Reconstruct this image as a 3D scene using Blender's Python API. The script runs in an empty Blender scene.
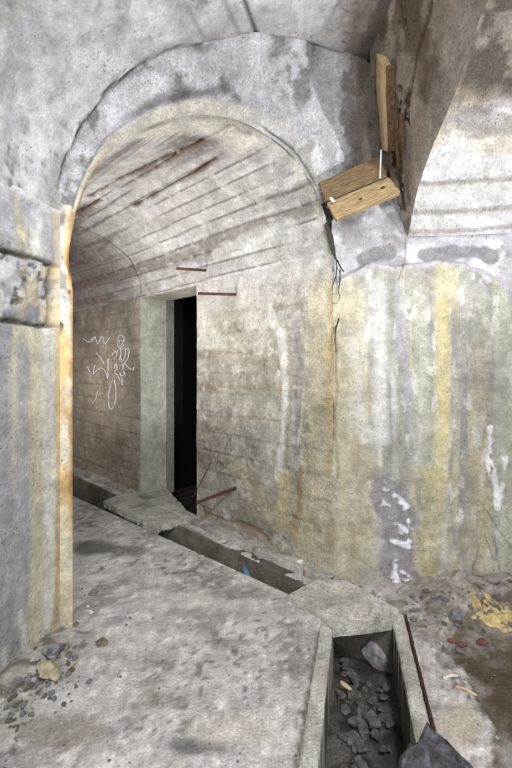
import bpy, bmesh, math, random
import numpy as np
from mathutils import Vector, Matrix, Euler

random.seed(7)
S = bpy.context.scene
C = S.collection

# ------------------------------------------------------------------ survey of the place
# The camera stands at the origin of the plan, 1.35 m above the floor, looking along +Y.
F, CAM_H, HORIZON = 400.0, 1.35, 365.0

def ray(px, py):
    return np.array([(px - 256.0) / F, 1.0, (HORIZON - py) / F])
def on_depth(px, py, d):
    q = ray(px, py) * d
    return np.array([q[0], q[1], q[2] + CAM_H])
def on_floor(px, py, z=0.0):
    return on_depth(px, py, (CAM_H - z) * F / (py - HORIZON))
def on_plane(px, py, p, nrm):
    r = ray(px, py)
    d = np.dot(p - np.array([0, 0, CAM_H]), nrm) / np.dot(r, nrm)
    return on_depth(px, py, d)
def v3(p2, z=0.0):
    return np.array([p2[0], p2[1], z])

J = np.array([.471, 2.477])                    # corner between corridor wall and front wall
E = np.array([-.930, 2.028])                   # corner of the left pier
E1 = np.array([-.980, 2.000])                  # start of the pier's chamfer
cdir = np.array([-416., 400.]); cdir /= np.linalg.norm(cdir)   # corridor axis
cn = np.array([cdir[1], -cdir[0]])             # towards the corridor's right wall
adir = np.array([122., 400.]); adir /= np.linalg.norm(adir)    # chamber axis
ar = np.array([adir[1], -adir[0]])
wdir = np.array([.9945, -.1045])               # front wall, to the right
wn = np.array([-wdir[1], wdir[0]]) * -1        # out of the front wall, towards the viewer
def plane_of(o, d):
    return v3(o, 0), np.array([d[1], -d[0], 0.0])
def wall_uv(px, py, o, d):
    p = on_plane(px, py, *plane_of(o, d))
    return np.array([np.dot(p[:2] - o, d), p[2]])

# ------------------------------------------------------------------ noise
def _hash(ix, iy, iz, seed):
    h = (ix.astype(np.int64) * 374761393 + iy.astype(np.int64) * 668265263 + iz.astype(np.int64) * 2147483647 + seed * 974634533) & 0xFFFFFFFF
    h = ((h ^ (h >> 13)) * 1274126177) & 0xFFFFFFFF
    h = ((h ^ (h >> 16)) * 2246822519) & 0xFFFFFFFF
    return ((h ^ (h >> 15)) & 0xFFFFFF) / float(0xFFFFFF)
def vnoise(p, seed=0):
    i = np.floor(p).astype(np.int64); f = p - i; f = f * f * f * (f * (f * 6 - 15) + 10)
    r = 0
    for dx in (0, 1):
        for dy in (0, 1):
            for dz in (0, 1):
                wgt = (f[:, 0] if dx else 1 - f[:, 0]) * (f[:, 1] if dy else 1 - f[:, 1]) * (f[:, 2] if dz else 1 - f[:, 2])
                r = r + wgt * _hash(i[:, 0] + dx, i[:, 1] + dy, i[:, 2] + dz, seed)
    return r
def fbm(p, sc, octv=4, seed=0, gain=.55):
    p = np.asarray(p, float) * np.asarray(sc, float); a, t, r = 1., 0., 0.
    for k in range(octv):
        r = r + a * vnoise(p * (2.03 ** k) + 17.3 * k, seed + k); t += a; a *= gain
    return r / t
def ss(x, a, b):
    t = np.clip((x - a) / (b - a), 0, 1); return t * t * (3 - 2 * t)
def lin(c):
    c = np.asarray(c, float) / 255.0
    return np.where(c <= .04045, c / 12.92, ((c + .055) / 1.055) ** 2.4)
def mix(col, c2, m):
    return col + (lin(c2) - col) * np.clip(m, 0, 1)[:, None]
def flat(n, c):
    return np.tile(lin(c), (n, 1))
def dist_poly(uv, pts):
    pts = np.asarray(pts, float); best = np.full(len(uv), 1e9)
    for a, b in zip(pts[:-1], pts[1:]):
        ab = b - a; L = np.dot(ab, ab) + 1e-12
        t = np.clip(((uv - a) @ ab) / L, 0, 1)
        best = np.minimum(best, np.linalg.norm(uv - (a + t[:, None] * ab), axis=1))
    return best
def inside(uv, poly):
    x, y = uv[:, 0], uv[:, 1]; r = np.zeros(len(uv), bool); n = len(poly)
    for i in range(n):
        x1, y1 = poly[i]; x2, y2 = poly[(i + 1) % n]
        if y1 == y2: continue
        k = ((y1 > y) != (y2 > y)) & (x < (x2 - x1) * (y - y1) / (y2 - y1) + x1); r ^= k
    return r
def streak(uv, pts, width, seed=0, rough=.5, soft=.6):
    """soft band that follows a line of points on a wall, ragged by noise"""
    p3 = np.c_[uv, np.zeros(len(uv))]
    d = dist_poly(uv, pts) + (fbm(p3, (14, 7, 1), 4, seed) - .5) * width * 2 * rough
    return 1 - ss(d, width * (1 - soft), width * (1 + soft * .3))
def spline(pts, n):
    pts = np.asarray(pts, float); m = len(pts)
    seg = np.r_[0, np.cumsum(np.linalg.norm(np.diff(pts, axis=0), axis=1))]
    out = []
    for s in np.linspace(0, seg[-1], n):
        k = min(max(np.searchsorted(seg, s) - 1, 0), m - 2)
        t = (s - seg[k]) / max(seg[k + 1] - seg[k], 1e-9)
        p0, p1, p2, p3 = pts[max(k - 1, 0)], pts[k], pts[k + 1], pts[min(k + 2, m - 1)]
        out.append(.5 * ((2 * p1) + (-p0 + p2) * t + (2 * p0 - 5 * p1 + 4 * p2 - p3) * t * t + (-p0 + 3 * p1 - 3 * p2 + p3) * t ** 3))
    return np.array(out)

# ------------------------------------------------------------------ materials
def nodes(name):
    m = bpy.data.materials.new(name); m.use_nodes = True
    nt = m.node_tree; b = nt.nodes['Principled BSDF']
    return m, nt, b
def mapping(nt, scale=(1, 1, 1)):
    tc = nt.nodes.new('ShaderNodeTexCoord'); mp = nt.nodes.new('ShaderNodeMapping')
    mp.inputs['Scale'].default_value = scale
    nt.links.new(tc.outputs['Object'], mp.inputs['Vector']); return mp
def noise_node(nt, mp, scale, detail=6, rough=.6):
    n = nt.nodes.new('ShaderNodeTexNoise'); n.inputs['Scale'].default_value = scale
    n.inputs['Detail'].default_value = detail; n.inputs['Roughness'].default_value = rough
    nt.links.new(mp.outputs[0], n.inputs['Vector']); return n
def ramp(nt, src, stops):
    r = nt.nodes.new('ShaderNodeValToRGB')
    while len(r.color_ramp.elements) < len(stops): r.color_ramp.elements.new(.5)
    for e, (p, c) in zip(r.color_ramp.elements, stops):
        e.position = p; e.color = (*c, 1)
    nt.links.new(src, r.inputs[0]); return r
def mult(nt, a, b, fac=1.0):
    m = nt.nodes.new('ShaderNodeMix'); m.data_type = 'RGBA'; m.blend_type = 'MULTIPLY'
    m.inputs[0].default_value = fac
    nt.links.new(a, m.inputs[6]); nt.links.new(b, m.inputs[7]); return m.outputs[2]

def concrete(name, grain=.35, pits=.6, bump=.5, rough=.88):
    m, nt, b = nodes(name)
    at = nt.nodes.new('ShaderNodeAttribute'); at.attribute_name = 'Col'
    mp = mapping(nt)
    n1 = noise_node(nt, mp, 95, 6, .75); n2 = noise_node(nt, mp, 9, 8, .65)
    r1 = ramp(nt, n1.outputs[0], [(.34, (1 - grain * .9,) * 3), (.66, (1 + grain * .55,) * 3)])
    r2 = ramp(nt, n2.outputs[0], [(.35, (.78,) * 3), (.65, (1.16,) * 3)])
    n3 = noise_node(nt, mp, 24, 10, .75)
    r3 = ramp(nt, n3.outputs[0], [(.36, (.80,) * 3), (.64, (1.12,) * 3)])
    col = mult(nt, at.outputs['Color'], r1.outputs[0]); col = mult(nt, col, r2.outputs[0]); col = mult(nt, col, r3.outputs[0])
    hs = nt.nodes.new('ShaderNodeHueSaturation'); hs.inputs['Saturation'].default_value = .84
    nt.links.new(col, hs.inputs['Color']); col = hs.outputs[0]
    vo = nt.nodes.new('ShaderNodeTexVoronoi'); vo.inputs['Scale'].default_value = 38
    wrp = nt.nodes.new('ShaderNodeVectorMath'); wrp.operation = 'MULTIPLY_ADD'
    wrp.inputs[1].default_value = (.03,) * 3
    nt.links.new(n2.outputs['Color'], wrp.inputs[0]); nt.links.new(mp.outputs[0], wrp.inputs[2])
    nt.links.new(wrp.outputs[0], vo.inputs['Vector'])
    gate = noise_node(nt, mp, 4.5, 3, .5)
    pr = ramp(nt, vo.outputs['Distance'], [(.10, (0, 0, 0)), (.2, (1, 1, 1))])
    gr = ramp(nt, gate.outputs[0], [(.47, (1, 1, 1)), (.60, (0, 0, 0))])
    pm = nt.nodes.new('ShaderNodeMix'); pm.data_type = 'RGBA'; pm.blend_type = 'LIGHTEN'; pm.inputs[0].default_value = 1
    nt.links.new(pr.outputs[0], pm.inputs[6]); nt.links.new(gr.outputs[0], pm.inputs[7])
    col = mult(nt, col, pm.outputs[2], pits * .75)
    nt.links.new(col, b.inputs['Base Color'])
    b.inputs['Roughness'].default_value = rough
    b.inputs['Specular IOR Level'].default_value = .25
    ad0 = nt.nodes.new('ShaderNodeMath'); ad0.operation = 'MULTIPLY_ADD'; ad0.inputs[1].default_value = .6
    nt.links.new(n3.outputs[0], ad0.inputs[0]); nt.links.new(n2.outputs[0], ad0.inputs[2])
    ad = nt.nodes.new('ShaderNodeMath'); ad.operation = 'MULTIPLY_ADD'; ad.inputs[1].default_value = .4
    nt.links.new(n1.outputs[0], ad.inputs[0]); nt.links.new(ad0.outputs[0], ad.inputs[2])
    ad2 = nt.nodes.new('ShaderNodeMath'); ad2.operation = 'MULTIPLY_ADD'; ad2.inputs[1].default_value = .35 * pits
    nt.links.new(pm.outputs[2], ad2.inputs[0]); nt.links.new(ad.outputs[0], ad2.inputs[2])
    bp = nt.nodes.new('ShaderNodeBump'); bp.inputs['Strength'].default_value = min(1, bump * 1.7); bp.inputs['Distance'].default_value = .034
    nt.links.new(ad2.outputs[0], bp.inputs['Height']); nt.links.new(bp.outputs[0], b.inputs['Normal'])
    return m
def calm(c, k=.30):
    g = sum(c) / 3.0
    return tuple(x + (g - x) * k for x in c)
def simple(name, c1, c2, scale=20, stretch=(1, 1, 1), rough=.8, bump=.4, metal=0., spec=.3, dist=.01):
    c1, c2 = calm(c1), calm(c2)
    m, nt, b = nodes(name)
    mp = mapping(nt, stretch); n = noise_node(nt, mp, scale, 8, .65)
    r = ramp(nt, n.outputs[0], [(.32, tuple(lin(c1))), (.68, tuple(lin(c2)))])
    nt.links.new(r.outputs[0], b.inputs['Base Color'])
    b.inputs['Roughness'].default_value = rough; b.inputs['Metallic'].default_value = metal
    b.inputs['Specular IOR Level'].default_value = spec
    bp = nt.nodes.new('ShaderNodeBump'); bp.inputs['Strength'].default_value = bump; bp.inputs['Distance'].default_value = dist
    nt.links.new(n.outputs[0], bp.inputs['Height']); nt.links.new(bp.outputs[0], b.inputs['Normal'])
    return m
M = {
    'concrete': concrete('weathered_concrete'),
    'smooth': concrete('plastered_concrete', .22, .75, .35),
    'rough': concrete('rough_concrete', .4, .7, .9),
    'floor': concrete('floor_concrete', .34, .35, .42),
    'wood': simple('raw_wood', (96, 70, 40), (190, 156, 100), 9, (1.2, 14, 14), .75, .6),
    'wood_dark': simple('old_brown_wood', (70, 50, 30), (150, 118, 72), 9, (1.2, 14, 14), .8, .5),
    'wood_pale': simple('pale_sawn_wood', (158, 124, 78), (232, 198, 146), 9, (14, 14, 1.4), .75, .4),
    'rotten': simple('rotten_wood', (50, 34, 22), (140, 102, 64), 14, (8, 8, 1.5), .9, .9),
    'rust': simple('rusty_iron', (52, 30, 22), (112, 70, 48), 60, (1, 1, 1), .85, .5, .3),
    'stone_grey': simple('grey_stone', (66, 66, 70), (150, 149, 150), 30, (1, 1, 1), .9, .7),
    'stone_yellow': simple('yellow_stone', (104, 92, 66), (196, 180, 142), 30, (1, 1, 1), .9, .8),
    'stone_brown': simple('brown_stone', (62, 54, 44), (146, 130, 106), 34, (1, 1, 1), .9, .8),
    'stone_light': simple('pale_stone', (176, 170, 156), (226, 222, 210), 26, (1, 1, 1), .9, .8),
    'brick': simple('red_brick', (96, 48, 40), (150, 84, 72), 30, (1, 1, 1), .9, .8),
    'slate': simple('muddy_slate', (48, 44, 42), (108, 100, 96), 22, (1, 1, 1), .85, .6),
    'mud': simple('drain_mud', (56, 50, 46), (108, 98, 90), 14, (1, 1, 1), .95, .9),
    'black': simple('black_slate', (8, 8, 11), (104, 102, 116), 19, (1, 1, 1), .27, 1.0, 0, .6, .035),  # pale end of the ramp painted in as glints on the facets
    'ochre': simple('ochre_crust', (150, 116, 60), (220, 194, 124), 20, (1, 1, 1), .95, 1.0),
    'white': simple('white_scrap', (222, 222, 222), (250, 250, 250), 30, (1, 1, 1), .7, .2),
    'blue': simple('blue_scrap', (40, 92, 150), (90, 150, 205), 20, (1, 1, 1), .5, .2),
    'tar': simple('black_tar_and_shade', (22, 20, 14), (58, 52, 34), 30, (1, 1, 1), .7, .6),
    'twig': simple('dry_twig', (150, 126, 84), (214, 194, 146), 30, (1, 1, 1), .8, .4),
    'chalk': simple('white_paint', (225, 220, 225), (250, 248, 250), 60, (1, 1, 1), .9, .2),
}

# ------------------------------------------------------------------ mesh helpers
def tag(o, label=None, cat=None, group=None, kind=None):
    if label: o['label'] = label
    if cat: o['category'] = cat
    if group: o['group'] = group
    if kind: o['kind'] = kind
    return o
def link_mesh(name, me, mat, parent=None):
    o = bpy.data.objects.new(name, me); C.objects.link(o)
    if mat: me.materials.append(mat)
    if parent: o.parent = parent
    return o
def set_cols(me, col):
    a = me.color_attributes.new('Col', 'FLOAT_COLOR', 'POINT')
    a.data.foreach_set('color', np.c_[np.clip(col, 0, 1), np.ones(len(col))].astype(np.float32).ravel())
def grid_normals(P):
    du = np.gradient(P, axis=0); dv = np.gradient(P, axis=1)
    n = np.cross(du, dv); return n / (np.linalg.norm(n, axis=2, keepdims=True) + 1e-12)
def surface(name, P, mat, toward, shade=None, kind='structure', hole=None):
    """dense wall surface from a grid of points; shade(points, uv index) -> colour, height"""
    nu, nv = P.shape[:2]
    N = grid_normals(P)
    mid = P[nu // 2, nv // 2]
    flip = np.dot(N[nu // 2, nv // 2], np.asarray(toward) - mid) < 0
    if flip: N = -N
    flatP = P.reshape(-1, 3)
    I, Jx = np.meshgrid(np.linspace(0, 1, nu), np.linspace(0, 1, nv), indexing='ij')
    col, h = shade(flatP, np.c_[I.ravel(), Jx.ravel()])
    V = flatP + N.reshape(-1, 3) * h[:, None]
    idx = np.arange(nu * nv).reshape(nu, nv)
    q = np.stack([idx[:-1, :-1], idx[1:, :-1], idx[1:, 1:], idx[:-1, 1:]], -1).reshape(-1, 4)
    if flip: q = q[:, ::-1]
    if hole is not None:
        cen = flatP[q].mean(1); q = q[~hole(cen)]
    me = bpy.data.meshes.new(name)
    me.from_pydata(V.tolist(), [], q.tolist())
    set_cols(me, col)
    me.polygons.foreach_set('use_smooth', np.ones(len(me.polygons), bool))
    o = link_mesh(name, me, mat)
    if kind: o['kind'] = kind
    return o
def bm_obj(name, bm, mat, parent=None, smooth=False, col=None):
    me = bpy.data.meshes.new(name); bmesh.ops.recalc_face_normals(bm, faces=bm.faces[:])
    bm.to_mesh(me); bm.free()
    if smooth: me.polygons.foreach_set('use_smooth', np.ones(len(me.polygons), bool))
    if col is not None:
        co = np.empty(len(me.vertices) * 3); me.vertices.foreach_get('co', co); co = co.reshape(-1, 3)
        set_cols(me, col(co))
    return link_mesh(name, me, mat, parent)
def base_origin(o):
    """move the object's origin to the middle of its base"""
    me = o.data; co = np.empty(len(me.vertices) * 3); me.vertices.foreach_get('co', co); co = co.reshape(-1, 3)
    c = (co.min(0) + co.max(0)) / 2; c[2] = co[:, 2].min()
    me.vertices.foreach_set('co', (co - c).ravel()); o.location = c; me.update(); return o
def prism(poly, z0, z1, jitter=0.0, seed=0, cuts=5):
    """slab with the given plan outline, chipped along its edges"""
    rnd = random.Random(seed); pts = []
    n = len(poly)
    for i in range(n):
        a, b = np.array(poly[i]), np.array(poly[(i + 1) % n])
        k = max(1, int(np.linalg.norm(b - a) / .03))
        for t in range(k):
            p = a + (b - a) * t / k
            if t: p = p + np.array([rnd.uniform(-1, 1), rnd.uniform(-1, 1)]) * jitter
            pts.append(p)
    bm = bmesh.new()
    vs = [bm.verts.new((p[0], p[1], z1)) for p in pts]
    f = bm.faces.new(vs)
    r = bmesh.ops.extrude_face_region(bm, geom=[f])
    low = [g for g in r['geom'] if isinstance(g, bmesh.types.BMVert)]
    for v in low: v.co.z = z0
    for v in low: v.co.x += rnd.uniform(-1, 1) * jitter * .6; v.co.y += rnd.uniform(-1, 1) * jitter * .6
    bmesh.ops.recalc_face_normals(bm, faces=bm.faces[:])
    top = [e for e in bm.edges if all(abs(v.co.z - z1) < 1e-5 for v in e.verts)]
    bmesh.ops.bevel(bm, geom=top, offset=min(.006, (z1 - z0) * .2), segments=2, affect='EDGES')
    bmesh.ops.triangulate(bm, faces=[f for f in bm.faces if len(f.verts) > 4])
    return bm
def tube(pts, radii, seg=8):
    bm = bmesh.new(); pts = [Vector(p) for p in pts]; rings = []
    for i, p in enumerate(pts):
        d = (pts[min(i + 1, len(pts) - 1)] - pts[max(i - 1, 0)]).normalized()
        q = d.to_track_quat('Z', 'Y'); r = radii[i] if hasattr(radii, '__len__') else radii
        rings.append([bm.verts.new(p + q @ Vector((math.cos(a) * r, math.sin(a) * r, 0))) for a in np.linspace(0, 2 * math.pi, seg, endpoint=False)])
    for A, B in zip(rings[:-1], rings[1:]):
        for k in range(seg): bm.faces.new((A[k], A[(k + 1) % seg], B[(k + 1) % seg], B[k]))
    bm.faces.new(rings[0][::-1]); bm.faces.new(rings[-1]); return bm
def rock_bm(size, seed, sub=3, squash=(1, 1, 1), rough=.35, facets=7):
    rnd = random.Random(seed); bm = bmesh.new()
    bmesh.ops.create_icosphere(bm, subdivisions=sub, radius=1)
    pl = []
    for k in range(facets):
        d = Vector((rnd.gauss(0, 1), rnd.gauss(0, 1), rnd.gauss(0, 1))).normalized(); pl.append((d, rnd.uniform(.55, .85)))
    for v in bm.verts:
        for d, h in pl:
            t = v.co.dot(d)
            if t > h: v.co -= d * (t - h) * .92
    co = np.array([v.co for v in bm.verts]); nz = fbm(co + seed * 3.1, 1.7, 4, seed)
    for v, k in zip(bm.verts, nz):
        v.co *= 1 + (k - .5) * rough
        v.co = Vector((v.co.x * size * squash[0], v.co.y * size * squash[1], v.co.z * size * squash[2]))
    lo = min(v.co.z for v in bm.verts)
    for v in bm.verts: v.co.z -= lo
    return bm
def slab_bm(w, l, t, seed):
    """flat angular fragment"""
    rnd = random.Random(seed); n = rnd.randint(4, 7); bm = bmesh.new()
    angs = sorted(rnd.uniform(0, 2 * math.pi) for _ in range(n))
    angs = [2 * math.pi * i / n + rnd.uniform(-.35, .35) for i in range(n)]
    vs = [bm.verts.new((math.cos(a) * w * rnd.uniform(.7, 1), math.sin(a) * l * rnd.uniform(.7, 1), t + rnd.uniform(-.2, .2) * t)) for a in angs]
    f = bm.faces.new(vs); r = bmesh.ops.extrude_face_region(bm, geom=[f])
    for g in r['geom']:
        if isinstance(g, bmesh.types.BMVert): g.co.z = 0; g.co.x *= 1.08; g.co.y *= 1.08
    bmesh.ops.recalc_face_normals(bm, faces=bm.faces[:])
    bmesh.ops.bevel(bm, geom=bm.edges[:], offset=t * .12, segments=1, affect='EDGES')
    return bm

# ------------------------------------------------------------------ CORRIDOR
EJ_o, EJ_d = E, (J - E) / np.linalg.norm(J - E)
Pej = plane_of(EJ_o, EJ_d)
rim_px = [(67, 290), (69, 250), (75, 215), (88, 181), (108, 151), (130, 134), (150, 125), (175, 118), (200, 115.5), (225, 120),
          (250, 131), (280, 153), (305, 178), (321, 205), (329, 232), (331.5, 255)]
rim3 = np.array([on_plane(x, y, *Pej) for x, y in rim_px])
rim3[0, :2] = E; rim3[-1, :2] = J
rim = spline(rim3, 200)
z_sp_l, z_sp_r = rim[0, 2], rim[-1, 2]
s_long = np.r_[np.linspace(0, 3.4, 240), np.linspace(3.45, 9.0, 90)]
Pv = rim[:, None, :] + np.array([cdir[0], cdir[1], 0])[None, None, :] * s_long[None, :, None]
arc_len = np.r_[0, np.cumsum(np.linalg.norm(np.diff(rim, axis=0), axis=1))]
def boards(coord, along, width, seed):
    """offset and joint darkness of shutter boards"""
    k = np.floor(coord / width); f = coord / width - k
    edge = np.minimum(f, 1 - f) * width
    r = _hash(k, k * 0, k * 0, seed)
    return (r - .5), 1 - ss(edge, .002, .010), r
_pv = Pv.reshape(-1, 3); _px = 256 + F * _pv[:, 0] / np.maximum(_pv[:, 1], .1); _py = HORIZON - F * (_pv[:, 2] - CAM_H) / np.maximum(_pv[:, 1], .1)
def on_vault(px, py):
    k = np.argmin((_px - px) ** 2 + (_py - py) ** 2); return np.array([arc_len[k // len(s_long)], s_long[k % len(s_long)]])
def shade_vault(P, uv):
    n = len(P); al = np.interp(uv[:, 0], np.linspace(0, 1, len(rim)), arc_len); s = s_long[np.clip((uv[:, 1] * (len(s_long) - 1)).round().astype(int), 0, len(s_long) - 1)]
    q = np.c_[al * 9, s * .9, al * 0]
    col = flat(n, (196, 192, 188))
    col = mix(col, (220, 217, 214), ss(fbm(P, 3.0, 4, 3), .45, .7))
    col = mix(col, (132, 125, 118), ss(fbm(q, 1, 5, 5), .50, .66) * .8)
    off, jn, r = boards(al + .012 * np.sin(s * 2.1), s, .105, 11)
    col = mix(col, (146, 140, 134), ss(r, .5, 1) * .5); col = mix(col, (226, 224, 222), ss(1 - r, .6, 1) * .4)
    gate = ss(fbm(q, (.35, 1.3, 1), 3, 21), .38, .6)
    col = mix(col, (88, 80, 72), jn * .75 * gate)
    h = off * .007 - jn * .006 * gate + (fbm(P, 12, 3, 8) - .5) * .006
    # open board joints with iron stains on the left haunch
    AS = np.c_[al, s]
    for pts, w in (([(90, 196), (125, 177), (180, 151), (228, 128)], .014), ([(120, 188), (150, 172), (176, 155)], .010), ([(134, 205), (160, 192), (190, 175), (216, 159)], .012), ([(76, 212), (100, 200)], .012)):
        L = [on_vault(*p) for p in pts]
        d = dist_poly(AS, L) + (fbm(P, 11, 3, 31) - .5) * .012
        g = 1 - ss(d, w * .3, w); h = h - g * .022
        col = mix(col, (122, 92, 54), (1 - ss(d, w, w * 3.6)) * ss(fbm(P, 7, 3, 33), .3, .6) * .75)
        col = mix(col, (46, 34, 22), g * .9)
    # chips and drips
    ch = ss(fbm(q, (4, 14, 1), 4, 35), .64, .72); col = mix(col, (222, 220, 216), ch * .5); h = h + ch * .004
    g = streak(AS, [on_vault(p, r) for p, r in ((215, 252), (245, 240), (290, 222))], .05, 37, .9); col = mix(col, (214, 212, 208), g * .6)
    # beige render spread behind the crown of the arch
    g = streak(AS, [on_vault(p, r) for p, r in ((150, 134), (200, 128), (238, 140))], .13, 39, .8, .8); col = mix(col, (228, 224, 210), g * .9)
    # transverse crack rib, far in
    d = abs(s - 2.35 - .10 * np.sin(al * 2)); g = 1 - ss(d, .006, .02)
    col = mix(col, (96, 88, 80), g * .6); h -= g * .006
    # the lip of the arch: pale render wrapped over the edge, yellow with iron water low on the left
    lip = 1 - ss(s + (fbm(P, 14, 3, 44) - .5) * .06, .03, .07)
    col = mix(col, (206, 202, 184), lip * (1 - .5 * ss(al, .9, 1.6)))
    yel = 1 - ss(s, .05, .12)
    col = mix(col, (196, 154, 66), yel * (1 - ss(al, .12, .75)) * .85)
    # the deep end is browner
    col = mix(col, (160, 136, 126), ss(s, 1.9, 3.4) * .6)
    return col, h

# right wall of the corridor, with the doorway
uD1 = wall_uv(197, 400, J, cdir)[0]; uD2 = wall_uv(140.5, 400, J, cdir)[0]; zD = 2.04
us = np.unique(np.r_[np.linspace(0, uD1, 150), np.linspace(uD1, uD2, 24), np.linspace(uD2, 4.4, 150), np.linspace(4.4, 9.0, 40)])
zs = np.unique(np.r_[np.linspace(-.30, zD, 190), np.linspace(zD, z_sp_r, 3)])
Pw = np.zeros((len(us), len(zs), 3))
Pw[..., 0] = J[0] + us[:, None] * cdir[0]; Pw[..., 1] = J[1] + us[:, None] * cdir[1]; Pw[..., 2] = zs[None, :]
def wc(px, py): return wall_uv(px, py, J, cdir)
def round_corner(P, u, side):
    L = .20; A, B = J + cdir * L, J + wdir * L
    t = .5 + side * .5 * np.clip(u / L, 0, 1)
    q = ((1 - t) ** 2)[..., None] * A + (2 * t * (1 - t))[..., None] * J + (t ** 2)[..., None] * B
    k = np.where(u < L, 1 - ss(P[..., 2], 1.75, 2.03), 0)[..., None]
    P[..., :2] = P[..., :2] * (1 - k) + q * k
    return P
def corner_tone(P, col, u):
    c = mix(mix(flat(len(P), (166, 160, 136)), (184, 176, 150), ss(fbm(P, 4, 4, 45), .42, .64)), (158, 148, 118), ss(fbm(P, (6, 6, 3), 4, 46), .5, .7) * .7)
    m = (1 - ss(u + (fbm(P, 4, 3, 47) - .5) * .12, .02, .26))[:, None]
    return col * (1 - m) + c * m
round_corner(Pw, np.repeat(us[:, None], len(zs), 1), -1)
def shade_cwall(P, uv):
    n = len(P); u = (P[:, :2] - J) @ cdir; z = P[:, 2]; U = np.c_[u, z]
    col = flat(n, (172, 167, 152))
    col = mix(col, (196, 192, 178), ss(fbm(P, 3.3, 4, 51), .48, .68))
    col = mix(col, (138, 128, 108), ss(fbm(np.c_[u * 1.5, z * 5, u * 0], 1, 4, 53), .5, .75) * .8)
    off, jn, r = boards(z + .004 * np.sin(u * 5), u, .16, 61)
    col = mix(col, (122, 114, 98), jn * .4 * ss(fbm(P, 2.2, 3, 63), .4, .6))
    h = off * .008 - jn * .006 + (fbm(P, 10, 5, 65, .6) - .5) * .020
    col = mix(col, (212, 208, 196), ss(fbm(P, (12, 12, 16), 5, 66), .58, .68) * .6); col = mix(col, (122, 114, 98), ss(fbm(P, (14, 14, 20), 5, 67), .60, .70) * .3)
    # horizontal pour lines, spalls
    for yy, xs, w in ((385, (200, 300), .01), (415, (205, 290), .008), (350, (200, 270), .007)):
        g = streak(U, [wc(xs[0], yy), wc(xs[1], yy + 6)], w, 70 + yy, .6); col = mix(col, (150, 128, 88), g * .5)
    g = streak(U, [wc(203, 512), wc(225, 521), wc(250, 527), wc(268, 540)], .022, 91, .9); h -= g * .012; col = mix(col, (150, 118, 84), g * .6)
    # lime runs and the grey run beside them
    g = streak(U, [wc(270, 318), wc(281, 335), wc(285, 380), wc(283, 430), wc(277, 478)], .035, 92, .6); col = mix(col, (216, 214, 206), g * .85); h += g * .006
    g = streak(U, [wc(255, 300), wc(272, 316), wc(288, 312)], .03, 93, .8); col = mix(col, (196, 194, 190), g * .7)
    g = streak(U, [wc(296, 320), wc(300, 360), wc(299, 420), wc(296, 470)], .04, 94, .6); col = mix(col, (146, 144, 144), g * .6)
    g = streak(U, [wc(303, 390), wc(302, 420), wc(298, 445)], .012, 95, .7); col = mix(col, (214, 212, 204), g * .7)
    # yellow stains down to the ledge
    g = streak(U, [wc(322, 270), wc(322, 350), wc(318, 430), wc(312, 560)], .13, 96, .8, .9); col = mix(col, (192, 182, 138), g * .6)
    g = streak(U, [wc(329, 250), wc(328, 350), wc(327, 420)], .035, 97, 1.0, .9); col = mix(col, (182, 152, 88), g * .6)
    g = streak(U, [wc(301, 470), wc(298, 515), wc(292, 535)], .03, 98, .6); col = mix(col, (154, 120, 54), g * .8)
    g = streak(U, [wc(284, 480), wc(284, 520)], .07, 99, .5); col = mix(col, (206, 192, 134), g * .6)
    g = streak(U, [wc(240, 470), wc(265, 505), wc(300, 530)], .12, 89, .6); col = mix(col, (186, 176, 140), g * .5)
    col = corner_tone(P, col, u)
    g = streak(U, [wc(329, 250), wc(328, 350), wc(327, 470)], .03, 97, 1.0, .9); col = mix(col, (172, 144, 86), g * .6)
    # honeycombing
    hc = ss(fbm(P, 34, 3, 101), .6, .72) * ss(fbm(P, 3, 3, 103), .5, .62); h -= hc * .010; col = mix(col, (112, 104, 88), hc * .5)
    up = ss(z + (fbm(P, 3, 3, 105) - .5) * .3, 1.72, 2.0); col = col * (1 - up[:, None]) + up[:, None] * mix(flat(n, (196, 192, 186)), (212, 209, 205), ss(fbm(P, 3, 4, 3), .45, .7))
    # beyond the doorway the wall is browner
    far = ss(u, uD2 - .1, uD2 + .1)
    col = col * (1 - far[:, None]) + far[:, None] * mix(mix(flat(n, (172, 160, 142)), (148, 136, 118), ss(fbm(P, 2.5, 4, 111), .42, .66)), (134, 114, 102), jn * .6)
    return col, h
surface('wall_corridor', Pw, M['concrete'], (-1, 3.2, 1.4), shade_cwall,
        hole=lambda c: (((c[:, :2] - J) @ cdir) > uD1) & (((c[:, :2] - J) @ cdir) < uD2) & (c[:, 2] > 0) & (c[:, 2] < zD))

# the left wall of the corridor (seen only from the side) and its far end
def plain(c1, c2, seed=0, amp=.01):
    def f(P, uv):
        col = mix(flat(len(P), c1), c2, ss(fbm(P, 2.5, 4, seed), .42, .66)); return col, (fbm(P, 6, 4, seed + 5) - .5) * amp
    return f
def vertical(o, d, l0, l1, z0, z1, nu, nv):
    u = np.linspace(l0, l1, nu); z = np.linspace(z0, z1, nv); P = np.zeros((nu, nv, 3))
    P[..., 0] = o[0] + u[:, None] * d[0]; P[..., 1] = o[1] + u[:, None] * d[1]; P[..., 2] = z[None]; return P
surface('wall_corridor_left', vertical(E, cdir, 0, 9, -.02, z_sp_l, 120, 60), M['concrete'], (0, 4, 1.4), plain((150, 140, 128), (176, 170, 160), 121))
surface('wall_corridor_end', vertical(J + cdir * 8.95 + cn * .1, -cn, 0, 1.6, -.05, 2.9, 40, 60), M['concrete'], (0, 3, 1.4), plain((128, 108, 98), (150, 130, 120), 131))

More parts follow.
